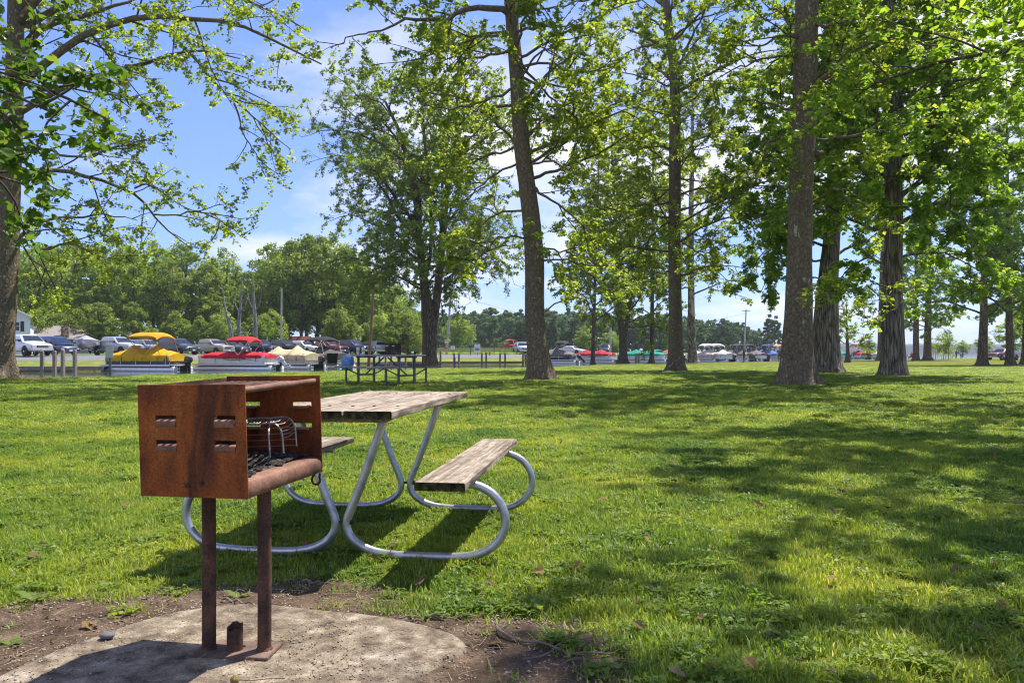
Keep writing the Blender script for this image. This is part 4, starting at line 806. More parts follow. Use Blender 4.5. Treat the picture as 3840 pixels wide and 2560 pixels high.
for i in range(3): board('plank', ((i - 1) * (TW / 3), (i - 1) * .006, TZ - .019), (TW / 3 - .006, TL, .038), 10 + i, pt)
for s in (-1, 1):
    board('bench_plank', (s * BC, .004 * s, SZ - .019), (BWd, TL, .038), 20 + s, pt)
    for e in (-1, 1):                      # bolt plates under the bench
        mb = MB(); mb.box((s * BC, e * FR, SZ - .046), (.15, .045, .016)); mb.tube([(s * (BC - .03), e * FR, SZ - .095), (s * (BC - .03), e * FR, SZ - .045)], .007, 6); mb.build('bench_bracket', m_galv, pt, smooth=30)
for e in (-1, 1):
    mb = MB(); w = TW / 2 - .045; y = e * FR
    mb.loft([[(-w + .07, yy, TZ - .076), (w - .07, yy, TZ - .076), (w, yy, TZ - .040), (-w, yy, TZ - .040)] for yy in (y - .045, y + .045)]); mb.build('cleat', m_wood, pt, smooth=0)
    for s in (-1, 1):
        # one pipe: top of leg -> leans in to the middle -> round the foot -> along the ground -> up and over to the bench
        pr = .0212; pts = [(.245, .71), (.205, .60), (.150, .445), (.095, .30), (.060, .225), (.040, .178), (.044, .135), (.075, .090), (.130, .055), (.20, .032), (.28, .023), (.45, .021), (.58, .022), (.68, .030), (.745, .050), (.80, .090), (.838, .14), (.850, .20), (.838, .265), (.80, .325), (.745, .365), (.68, .383), (.60, .385), (.50, .383)]
        p = spline([(s * (x - .018), e * FR, z, 0) for x, z in pts], 64)[:, :3]
        mb = MB(); mb.tube(p, pr, 14); mb.build('pipe_leg', m_galv, pt, smooth=60)
    mb = MB(); mb.tube([(-.05, e * FR, .178), (.05, e * FR, .178)], .007, 8); mb.tube([(.05, e * FR, .178), (.062, e * FR, .178)], .013, 6); mb.build('through_bolt', m_rustd, pt)
for i, (x, y) in enumerate([(a, b_) for a in (-.29, -.17, -.06, .06, .17, .29) for b_ in (-FR, FR)]): mb = MB(); mb.lathe([(.009, 0), (.008, .003), (.003, .004)], 8, Matrix.Translation((x, y, TZ + .0005))); mb.build('carriage_bolt', m_rustd, pt)

# ------------------------------------------------------------------ far picnic table and what stands on and by it
Y2 = 22.4; TS = 1.06; bz = float(lawn_z(Y2)); x2 = (1447 - 1920) * Y2 / F; al = R(43)
t2 = thing('picnic_table', 'grey plank picnic table on square steel legs by the waterside maple', 'table', (x2, Y2, bz), -al); t2.scale = (TS,) * 3
for i in range(4): mb = MB(); mb.box((0, (i - 1.5) * .18, .745), (2.42, .172, .04)); mb.build('plank', m_wgrey, t2, bevel=.004, seg=1)
for s in (-1, 1):
    for k in (-.5, .5): mb = MB(); mb.box((0, s * .66 + k * .145, .44), (2.42, .138, .038)); mb.build('bench_plank', m_wgrey, t2, bevel=.004, seg=1)
for e in (-1, 1):
    X = e * .86
    for s in (-1, 1):
        mb = MB(); mb.box((X, s * .26, .36), (.05, .05, .73)); mb.build('leg', m_gsteel, t2, smooth=0)
        mb = MB(); mb.tube([(X, s * .66, .42), (X, s * .66, .06), (X, s * .63, .02), (X, s * .5, .015)], .026, 8); mb.build('bench_leg', m_gsteel, t2)
        mb = MB(); mb.tube([(X, s * .66, .40), (X, s * .28, .24)], .018, 6); mb.build('bench_arm', m_gsteel, t2)
    mb = MB(); mb.box((X, 0, .705), (.05, .66, .035)); mb.build('top_bearer', m_gsteel, t2, smooth=0)
    mb = MB(); mb.box((X, 0, .23), (.045, .47, .045)); mb.build('stretcher', m_gsteel, t2, smooth=0)
    mb = MB(); mb.tube([(X, 0, .25), (e * .08, 0, .70)], .02, 6); mb.build('diagonal_brace', m_gsteel, t2)
def on2(u, v, z): c, s = math.cos(-al), math.sin(-al); u, v, z = u * TS, v * TS, z * TS; return (x2 + u * c - v * s, Y2 + u * s + v * c, bz + z)
m_cup = M_('paper_cup', [(.82, .80, .74), (.62, .66, .35)], scale=2, kind='noise', rough=.6)
for i, u in enumerate((-1.10, -.86)):
    t = thing('paper_cup', ['white and green paper drink cup at the end of the far picnic table', 'white and green paper drink cup beside the other cup on the far table'][i], 'cup', on2(u, -.1, .766))
    mb = MB(); mb.lathe([(.036, 0), (.050, .19)], 18); mb.build('cup_body', m_cup, t, smooth=60)
    mb = MB(); mb.lathe([(.053, .19), (.054, .20), (.048, .205), (.044, .215), (.01, .216)], 18); mb.build('lid', m_white, t)
    mb = MB(); mb.lathe([(.0436, .09), (.0472, .13)], 18); mb.build('green_band', P_('cup_green', (.35, .50, .08)), t, smooth=60)
t = thing('carton_box', 'dark printed carton standing on the far picnic table', 'box', on2(.33, -.02, .766), R(-25))
m_cart = M_('printed_carton', [(.012, .011, .010), (.03, .02, .014), (.28, .16, .06)], scale=7, detail=5, rough=.6, pos=[.35, .55, .72])
mb = MB(); mb.box((0, 0, .16), (.36, .26, .32)); mb.build('carton_body', m_cart, t, bevel=.006)
mb = MB(); mb.box((0, 0, .3215), (.37, .05, .004)); mb.build('handle_slot', m_black, t, smooth=0)
for a in (-.12, .10): mb = MB(); mb.box((a, -.1312, .245), (.09, .004, .03)); mb.build('print_panel', P_('carton_print', (.55, .50, .36)), t, smooth=0)
t = thing('carry_bag', 'soft blue plastic bag slumped on the bench of the far table', 'bag', on2(-1.02, -.50, .462)); t.scale = (.85, .85, .85)
r = np.random.default_rng(4); secs = []
for i, (zz, w, d) in enumerate([(0, .17, .12), (.06, .20, .14), (.16, .20, .14), (.26, .18, .12), (.33, .13, .08), (.37, .10, .05)]):
    a = np.arange(20) * 2 * math.pi / 20; f = 1 + .10 * np.sin(5 * a + i) + .07 * np.sin(9 * a - i * 2); secs.append([(w * q * math.cos(x), d * q * math.sin(x), zz) for x, q in zip(a, f)])
mb = MB(); mb.loft(secs); mb.build('bag_body', M_('blue_plastic_film', [(.10, .20, .42), (.22, .36, .62)], scale=9, rough=.35, trans=.25), t, smooth=60)
mb = MB(); mb.tube([(-.06, 0, .36), (-.05, .02, .46), (.03, .02, .49), (.07, 0, .36)], .006, 5); mb.build('handle', P_('bag_handle', (.3, .45, .7)), t)
# folding camp chair by the water
def camp_chair(label, loc, rz, mat, s=1.0):
    t = thing('camp_chair', label, 'chair', loc, rz); t.scale = (s, s, s)
    mb = MB(); mb.slab([(-.26, -.20, .43), (.26, -.20, .43), (.24, .20, .38), (-.24, .20, .38)], (0, 0, 1), .015); mb.build('seat', mat, t, smooth=0)
    mb = MB(); mb.slab([(-.24, .20, .40), (.24, .20, .40), (.27, .32, .90), (-.27, .32, .90)], (0, -1, .2), .015); mb.build('backrest', mat, t, smooth=0)
    for s_ in (-1, 1):
        mb = MB(); mb.tube([(s_*.27, -.25, 0), (s_*.24, .22, .42), (s_*.27, .33, .91)], .011, 6); mb.build('rear_leg', m_gsteel, t)
        mb = MB(); mb.tube([(s_*.27, .28, 0), (s_*.26, -.21, .44), (s_*.29, -.22, .62)], .011, 6); mb.build('front_leg', m_gsteel, t)
        mb = MB(); mb.tube([(-s_*.27, -.25, .02), (s_*.26, -.21, .42)], .008, 6); mb.build('cross_strut', m_gsteel, t)
        mb = MB(); mb.box((s_*.30, .03, .63), (.07, .5, .02)); mb.build('armrest', mat, t, smooth=0)
    return t
c = G(1252, 1391); camp_chair('black folding camp chair on the bank beside the grey plank picnic table', (c[0], c[1] - .5, c[2]), R(200), m_blackc)
c = G(1300, 1391); t = thing('cooler', 'teal cool box on the bank behind the far picnic table', 'cooler', (c[0], c[1], c[2]), .2)
mb = MB(); mb.box((0, 0, .15), (.5, .3, .3)); mb.build('cooler_body', P_('teal_plastic', (.02, .22, .28), .5), t, bevel=.02)
mb = MB(); mb.box((0, 0, .325), (.52, .32, .05)); mb.build('lid', m_white, t, bevel=.015)

# ------------------------------------------------------------------ houses and shed behind the parking strip
m_siding = M_('white_siding', [(.62, .64, .66), (.74, .75, .77)], scale=1, rough=.6, bump=.35, bscale=1.0, stretch=(.01, .01, 9))
m_shing = M_('grey_brown_shingle', [(.20, .17, .165), (.30, .26, .25)], scale=5, detail=8, rough=.9)
m_redsh = M_('red_brown_shingle', [(.13, .05, .04), (.19, .08, .065)], scale=5, detail=8, rough=.9)
m_stone = M_('chimney_stone', [(.10, .06, .04), (.26, .17, .11), (.38, .28, .20)], scale=4.5, kind='cells', rough=.9, bump=.6, bscale=4)
m_shut = P_('dark_shutter', (.03, .032, .045), .6)
m_tan = P_('tan_wall', (.42, .38, .32), .7)
def window(parent, c, w, h, shut=True):      # facing -y
    f = MB(); x, y, z = c
    for dx, dz, a, b_ in ((0, h/2, w + .12, .09), (0, -h/2, w + .12, .09), (-w/2, 0, .09, h), (w/2, 0, .09, h), (0, 0, w, .06)): f.box((x + dx, y - .03, z + dz), (a, .07, b_))
    o = f.build('window', m_white, parent, smooth=0)
    for dz in (-h/4, h/4): g = MB(); g.box((x, y - .012, z + dz), (w - .05, .02, h/2 - .05)); g.build('pane', m_glass, o, smooth=0)
    if shut:
        for s in (-1, 1):
            g = MB(); g.box((x + s * (w/2 + .24), y - .02, z), (.36, .035, h + .1)); q = g.build('shutter', m_shut, parent, smooth=0)
b_ = at(114, 1330, 92); hx, hy = b_[0], 92
h1 = thing('white_house', 'white sided two storey house with dark shuttered window beside the stone-chimney house', 'house', (hx, hy, .7), R(29))
mb = MB(); wl = 8.6; eh = 4.45
mb.slab([(-wl, 0, 0), (0, 0, 0), (0, 0, eh), (-wl/2, 0, eh + 2.2), (-wl, 0, eh)], (0, -1, 0), 9.0); mb.build('wall', m_siding, h1, smooth=0)
for s in (-1, 1):
    mb = MB(); e = .55; x0 = 0 if s > 0 else -wl; mb.slab([(x0 + s * e, -.35, eh - e * .51), (x0 + s * e, 9.4, eh - e * .51), (-wl/2, 9.4, eh + 2.2 + .02), (-wl/2, -.35, eh + 2.2 + .02)], (s * .45, 0, .89), -.16); mb.build('roof', m_white if False else m_shing, h1, smooth=0)
    mb = MB(); mb.tube([(x0 + s * e, -.37, eh - e * .51 + .05), (-wl/2, -.37, eh + 2.2 + .07)], .11, 4); mb.build('fascia', m_white, h1, smooth=0)
for x in (-1.35, -4.2, -6.6): window(h1, (x, 0, 3.35), .62, 1.05)
for x in (-1.6, -5.4): window(h1, (x, 0, 1.3), .8, 1.2)
b_ = at(116, 1330, 99); h2 = thing('ranch_house', 'low grey-brown roofed house with a fieldstone chimney behind the blue van', 'house', (b_[0], 99, .7), R(22))
L_ = (384 - 116) * 99 / F
mb = MB(); mb.box((L_/2 - .3, 3.5, 1.1), (L_ - 1.2, 6, 2.3)); mb.build('wall', m_tan, h2, smooth=0)
mb = MB(); z1, z2 = 2.15, 3.85
mb.add([(-.4, 0, z1), (L_, 0, z1), (L_, 7, z1), (-.4, 7, z1), (-.4, 3.5, z2), (L_ - 2.6, 3.5, z2 - .12)], [(0, 1, 5, 4), (1, 2, 5), (2, 3, 4, 5), (3, 0, 4), (0, 3, 2, 1)]); mb.build('roof', m_shing, h2, smooth=0)
mb = MB(); mb.box((L_/2 - .2, -.05, z1 - .06), (L_ + .4, .08, .16)); mb.build('gutter', m_white, h2, smooth=0)
mb = MB(); mb.box((3.68, .55, 2.05), (.95, .9, 3.6), taper=.92); mb.box((3.68, .55, 3.88), (1.02, .96, .12)); mb.build('chimney', m_stone, h2, smooth=0)
window(h2, (5.05, .5, 1.25), .7, 1.0); window(h2, (6.9, .5, 1.25), .7, 1.0, False)
mb = MB(); mb.box((L_ - .6, .2, 1.0), (.14, .14, 2.2)); mb.build('porch_post', m_white, h2, smooth=0)
b_ = at(1122, 1312, 108); sh = thing('shed', 'small shed with a red-brown gable roof behind the parked pickups', 'shed', (b_[0], 108, .75), R(-14))
mb = MB(); mb.slab([(1.5, -1.1, 0), (1.5, 1.1, 0), (1.5, 1.1, 1.35), (1.5, 0, 2.35), (1.5, -1.1, 1.35)], (1, 0, 0), 3.0); mb.build('wall', P_('shed_wall', (.10, .075, .06), .9), sh, smooth=0)
for s in (-1, 1): mb = MB(); mb.slab([(-1.75, s * 1.35, 1.12), (1.75, s * 1.35, 1.12), (1.75, 0, 2.42), (-1.75, 0, 2.42)], (0, s * .7, .7), -.09); mb.build('roof', m_redsh, sh, smooth=0)
mb = MB(); mb.box((-.2, -1.13, .6), (.9, .05, 1.2)); mb.build('door', P_('shed_door', (.14, .10, .08), .9), sh, smooth=0)

# ------------------------------------------------------------------ vehicles
def paint(name, c, metal=.25): return M_(name, [tuple(c), tuple(x * .9 for x in c)], scale=2, rough=.28, metal=metal, spec=.5, coat=.7)
m_headl = P_('headlight_glass', (.62, .64, .66), .12, coat=.8); m_amber = P_('amber_lens', (.55, .17, .02), .2); m_red = P_('red_lens', (.45, .01, .01), .2); m_trim = P_('dark_trim', (.025, .025, .028), .55)
def body_sections(st):
    """st rows (x, halfwidth, z bottom, z top) -> rounded cross sections"""
    return [[(x, w * .86, zb), (x, w * .97, zb + .10), (x, w, zb + (zt - zb) * .45), (x, w * .985, zt - .16), (x, w * .93, zt - .05), (x, w * .80, zt), (x, -w * .80, zt), (x, -w * .93, zt - .05), (x, -w * .985, zt - .16), (x, -w, zb + (zt - zb) * .45), (x, -w * .97, zb + .10), (x, -w * .86, zb)] for x, w, zb, zt in st]
KIND = {   # body stations, cab (rear bottom, front bottom, rear top, front top, belt z, roof z, half width belt, half width roof), wheels (rear x, front x, radius), bed
    'pickup': dict(st=[(-2.85, .93, .52, 1.18), (-2.8, .97, .45, 1.24), (-.9, .98, .36, 1.25), (.3, .98, .36, 1.24), (1.2, .98, .38, 1.20), (2.3, .96, .42, 1.14), (2.68, .92, .42, 1.06), (2.78, .86, .48, .98)], cab=(-1.35, 1.35, -1.22, .42, 1.22, 1.84, .95, .74), wh=(-1.75, 1.78, .40), bed=True, win=[(-1.15, -.15), (-.06, .98)]),
    'suv': dict(st=[(-2.35, .90, .50, 1.05), (-2.3, .95, .42, 1.16), (-1.0, .96, .34, 1.18), (.6, .96, .34, 1.17), (1.2, .95, .36, 1.13), (2.0, .93, .40, 1.04), (2.35, .88, .42, .96), (2.44, .80, .48, .88)], cab=(-2.25, 1.30, -2.02, .35, 1.14, 1.79, .93, .72), wh=(-1.42, 1.46, .37), bed=False, win=[(-2.0, -1.12), (-1.02, -.12), (-.03, .92)]),
    'van': dict(st=[(-2.5, .92, .42, 1.0), (-2.45, .97, .34, 1.10), (-1.0, .98, .28, 1.12), (.8, .98, .28, 1.10), (1.5, .96, .30, 1.02), (2.15, .92, .32, .90), (2.45, .86, .34, .80), (2.55, .74, .42, .70)], cab=(-2.42, 1.75, -2.2, .45, 1.08, 1.76, .95, .72), wh=(-1.5, 1.55, .33), bed=False, win=[(-2.15, -1.1), (-1.0, .05), (.14, 1.02)]),
    'sedan': dict(st=[(-2.3, .84, .42, .86), (-2.22, .88, .34, .96), (-1.2, .90, .26, .98), (.6, .90, .26, .96), (1.3, .89, .28, .92), (2.0, .86, .30, .82), (2.3, .80, .32, .72), (2.36, .70, .38, .64)], cab=(-1.75, 1.20, -.95, .25, .94, 1.42, .86, .62), wh=(-1.38, 1.42, .32), bed=False, win=[(-1.05, -.2), (-.1, .75)])}
def car(kind, name, label, loc, rz, col, lower=None, cap=False, scale=1.0, metal=.25):
    k = KIND[kind]; t = thing(name, label, {'pickup': 'pickup', 'suv': 'car', 'van': 'minivan', 'sedan': 'car'}[kind], loc, rz); t.scale = (scale,) * 3
    pm = paint(name + '_paint', col, metal); st = k['st']; W_ = max(s[1] for s in st); xf = st[-1][0]; xr = st[0][0]
    mb = MB(); mb.loft(body_sections(st)); body = mb.build('body', pm, t, smooth=40)
    rb, fb, rt, ft, zb, zt, wb, wt = k['cab']
    rows = [(0, rb, fb, wb), (.5, rb + (rt - rb) * .45, fb + (ft - fb) * .5, wb + (wt - wb) * .42), (.9, rt - .03, ft + .10, wt + .02), (1, rt + .10, ft - .08, wt - .10)]
    secs = []
    for h, a, b_, w in rows:
        z = zb - .04 + (zt - zb + .04) * h; e = .12; secs.append([(a, w - e, z), (a + e * .6, w, z), (b_ - e, w, z), (b_ + .03, w - e * 1.4, z), (b_ + .06, 0, z), (b_ + .03, -w + e * 1.4, z), (b_ - e, -w, z), (a + e * .6, -w, z), (a, -w + e, z), (a - .02, 0, z)])
    mb = MB(); mb.loft(secs); cab = mb.build('cab', pm, t, smooth=40)
    wid = lambda h: wb + (wt - wb) * (.42 * min(h, .5) / .5 + .58 * max(0, h - .5) / .4)
    zz = lambda h: zb - .04 + (zt - zb + .04) * h
    fx = lambda h: fb + (ft - fb) * h + .065; rx = lambda h: rb + (rt - rb) * h - .03
    h0, h1 = .20, .84
    for s in (-1, 1):
        for a, b_ in k['win']:
            b1_ = min(b_, fx(h0) - .22); b2_ = min(b_, fx(h1) - .20); a2 = max(a, rx(h1) + .18)
            mb = MB(); mb.slab([(a, s * (wid(h0) + .012), zz(h0)), (b1_, s * (wid(h0) + .012), zz(h0)), (b2_, s * (wid(h1) + .012), zz(h1)), (a2, s * (wid(h1) + .012), zz(h1))], (0, s, .3), .02); mb.build('side_window', m_glass, cab, smooth=0)
        mb = MB(); mb.box((fb - .38, s * (wb + .13), zb + .10), (.12, .20, .16)); mb.build('mirror', m_trim if lower is None else pm, t, bevel=.03)
        for x in k['wh'][:2]:
            rr = k['wh'][2]; mb = MB(); mb.lathe([(rr + .07, 0), (rr + .07, .012)], 20, Matrix.Translation((x, s * (W_ * .985), rr + .05)) @ Matrix.Rotation(R(-90 * s), 4, 'X')); mb.build('wheel_arch', m_trim, body, smooth=30)
            wh = MB(); wh.lathe([(rr * .62, -.11), (rr * .95, -.11), (rr, -.06), (rr, .06), (rr * .95, .10), (rr * .62, .10)], 20, Matrix.Translation((x, s * (W_ - .06), rr)) @ Matrix.Rotation(R(-90 * s), 4, 'X')); w_ = wh.build('wheel', m_rubber, t, smooth=40)
            q = MB(); q.lathe([(rr * .62, .085), (rr * .56, .10), (rr * .22, .085), (rr * .18, .105), (.01, .105)], 16, Matrix.Translation((x, s * (W_ - .06), rr)) @ Matrix.Rotation(R(-90 * s), 4, 'X')); q.build('rim', m_alu, w_, smooth=30)
        zl = st[-2][3] - .20; mb = MB(); mb.box((xf - .06, s * (st[-2][1] - .19), zl), (.14, .30, .17)); mb.build('headlight', m_headl, t, bevel=.03)
        mb = MB(); mb.box((xf - .12, s * (st[-2][1] - .035), zl), (.12, .07, .13)); mb.build('turn_signal', m_amber, t, bevel=.015)
        mb = MB(); mb.box((xr + .03, s * (st[1][1] - .08), st[1][3] - .28), (.08, .13, .34)); mb.build('tail_light', m_red, t, bevel=.015)
    wq = lambda h, e: max(.1, wid(h) - e)
    for nm, X, sg in (('windscreen', fx, 1), ('rear_window', rx, -1)):
        mb = MB(); mb.slab([(X(h0) + sg * .012, -wq(h0, .13), zz(h0)), (X(h0) + sg * .012, wq(h0, .13), zz(h0)), (X(h1) + sg * .012, wq(h1, .12), zz(h1)), (X(h1) + sg * .012, -wq(h1, .12), zz(h1))], (sg, 0, .4), .02); mb.build(nm, m_glass, cab, smooth=0)
    zg = st[-2][3] - .21; gw = st[-2][1] * 1.05
    mb = MB(); mb.box((xf - .02, 0, zg), (.10, gw, .24)); g = mb.build('grille', m_trim, t, bevel=.02)
    for dz in (-.08, 0, .08): mb = MB(); mb.box((xf + .035, 0, zg + dz), (.02, gw * .94, .025)); mb.build('grille_bar', m_chrome, g, smooth=0)
    mb = MB(); mb.box((xf - .02, 0, st[-2][2] + .12), (.22, st[-2][1] * 1.98, .20)); mb.build('front_bumper', m_chrome if kind == 'pickup' else pm, t, bevel=.04)
    mb = MB(); mb.box((xf + .10, 0, st[-2][2] + .12), (.015, .31, .15)); mb.build('number_plate', m_white, t, smooth=0)
    mb = MB(); mb.box((xr + .0, 0, st[1][2] + .12), (.18, st[1][1] * 1.9, .18)); mb.build('rear_bumper', m_chrome if kind == 'pickup' else pm, t, bevel=.04)
    if k['bed']:
        if cap: mb = MB(); mb.loft([[(x, .90, 1.22), (x + .02, .78, 1.78), (x + .02, -.78, 1.78), (x, -.90, 1.22)] for x in (-2.74, -1.40)]); o = mb.build('bed_cap', pm, t, bevel=.06); q = MB(); [q.slab([(-2.6, s * .885, 1.34), (-1.55, s * .885, 1.34), (-1.58, s * .815, 1.66), (-2.57, s * .815, 1.66)], (0, s, .2), .02) for s in (-1,)]; q.build('cap_window', m_glass, o, smooth=0); q = MB(); q.slab([(-2.755, -.7, 1.32), (-2.755, .7, 1.32), (-2.735, .62, 1.68), (-2.735, -.62, 1.68)], (-1, 0, .2), .02); q.build('rear_cap_window', m_glass, o, smooth=0)
        else: mb = MB(); mb.box((-2.05, 0, 1.246), (1.34, 1.55, .02)); mb.build('bed_floor', m_trim, t, smooth=0)
    if lower: mb = MB(); mb.loft([[(x, w * 1.008, zb_ + .12), (x, w * 1.008, zb_ + .36), (x, -w * 1.008, zb_ + .36), (x, -w * 1.008, zb_ + .12)] for x, w, zb_, _ in st[1:-2]]); mb.build('lower_panel', paint(name + '_lower', lower), t, smooth=0)
    return t
def lot(px, dy=0.): 
    Y = 70 + (px - 100) * .0262 + dy; return ((px - 1920) * Y / F, Y, LOT_Z + .012)
PH = R(-30)
cars = [('suv', 'parked_car', 'white and silver sport utility car parked beside the white house', 100, 0, (.66, .67, .68), None, 1.05), ('van', 'parked_minivan', 'dark blue minivan parked between the white car and the boat trailer', 205, .5, (.020, .032, .085), None, 1.),
        ('pickup', 'parked_pickup', 'silver pickup parked behind the yellow covered boat', 440, .0, (.42, .44, .47), None, 1.), ('suv', 'parked_car', 'grey car roof showing behind the yellow boat cover', 545, 5, (.23, .24, .26), None, .95), ('suv', 'parked_car', 'dark slate sport utility car parked next to the tan pickup', 668, 0, (.035, .042, .06), None, 1.),
        ('pickup', 'parked_pickup', 'tan and silver pickup parked between two dark vehicles', 795, 2, (.36, .31, .25), None, .98), ('suv', 'parked_car', 'small dark blue car tucked beside the tan pickup', 872, 3, (.025, .035, .06), None, .95), ('pickup', 'parked_pickup', 'long navy pickup with a bed cap behind the red covered boat', 975, 2, (.012, .016, .035), None, 1.),
        ('pickup', 'parked_pickup', 'black pickup parked between the navy capped pickup and the white pickup', 1062, 2, (.018, .02, .026), None, 1.), ('pickup', 'parked_pickup', 'white pickup parked between the black and maroon pickups', 1135, 4, (.68, .69, .70), None, .97), ('pickup', 'parked_pickup', 'maroon pickup parked behind the grey covered boat', 1228, 1, (.13, .012, .02), None, 1.02), ('pickup', 'parked_pickup', 'large navy pickup with chrome front behind the far picnic table', 1318, 0, (.014, .022, .07), None, 1.06)]
for kd, nm, lab, px, dy, col, lo, sc in cars: car(kd, nm, lab, lot(px, dy), PH + R(px % 7 - 3), col, lo, 'bed cap' in lab, sc, .2)
car('pickup', 'parked_pickup', 'white pickup with a bed cap seen from behind by the wooden pole', lot(1392, 3), R(128), (.66, .66, .66), None, True, 1.0, .1)
car('pickup', 'parked_pickup', 'silver pickup facing the water behind the black covered boat', at(1957, 1331, 126)[:2] + (LOT_Z + .03,), R(-80), (.45, .46, .48), None, False, 1.05)
car('sedan', 'parked_car', 'white sedan parked behind the black covered boat and the red covered boat', at(2145, 1330, 138)[:2] + (LOT_Z + .03,), R(-35), (.62, .63, .65), None, False, 1.0)
car('suv', 'parked_jeep', 'black square jeep parked behind the red covered boat', at(2270, 1330, 143)[:2] + (LOT_Z + .03,), R(-100), (.015, .015, .016), None, False, 1.0)
c_ = G(3762, 1350); car('pickup', 'parked_pickup', 'maroon and silver pickup parked on the lawn behind the broad maples', c_, R(205), (.16, .03, .04), (.55, .55, .55), False, 1.0)

# ------------------------------------------------------------------ boats
m_panelw = P_('boat_panel_white', (.72, .72, .70), .35); m_deckg = P_('deck_edge_grey', (.42, .43, .44), .5)
def outboard(t, x, col, tilt=0., sc=1.0, y=0., cowlm=None):
    Mx = Matrix.Translation((x, y, .62)) @ Matrix.Rotation(R(tilt), 4, 'Y') @ Matrix.Scale(sc, 4)
    cm = cowlm or P_('motor_cowl', col, .25, coat=.5); mo = MB()
    secs = [[(-.34 + xo, w, z), (-.10, w * 1.1, z), (.14, w * .9, z), (.16, 0, z), (.14, -w * .9, z), (-.10, -w * 1.1, z), (-.34 + xo, -w, z), (-.40 + xo, 0, z)] for z, w, xo in ((.02, .15, .1), (.10, .20, .03), (.30, .21, 0), (.45, .18, .04), (.52, .10, .14))]
    mo.loft(secs, M=Mx); o = mo.build('outboard_motor', cm, t, smooth=50)
    q = MB(); q.box((-.16, 0, -.20), (.22, .14, .48), M=Mx, taper=1.1); q.build('midsection', m_alu if sum(col) > 1 else m_black, o, bevel=.03)
    q = MB(); q.box((-.18, 0, -.58), (.20, .07, .34), M=Mx); q.box((-.20, 0, -.44), (.40, .24, .03), M=Mx); q.lathe([(.01, -.42), (.06, -.34), (.065, -.05), (.03, .06)], 10, Mx @ Matrix.Translation((-.02, 0, -.68)), 'X'); q.build('lower_unit', m_alu if sum(col) > 1 else m_black, o, smooth=30)
    q = MB()
    for a in (0, 120, 240): q.box((-.44, .1 * math.cos(R(a)), -.68 + .1 * math.sin(R(a))), (.02, .16, .08), M=Mx, rot=(R(a), .4, 0))
    q.build('propeller', m_alu, o, smooth=0)
    q = MB(); q.box((.10, 0, -.05), (.10, .26, .34), M=Mx); q.build('clamp_bracket', m_black, o, smooth=0)
    q = MB(); q.box((-.14, .222, .32), (.26, .006, .04), M=Mx); q.box((-.14, -.222, .32), (.26, .006, .04), M=Mx); q.build('cowl_stripe', m_red if col[0] < .1 else m_black, o, smooth=0)
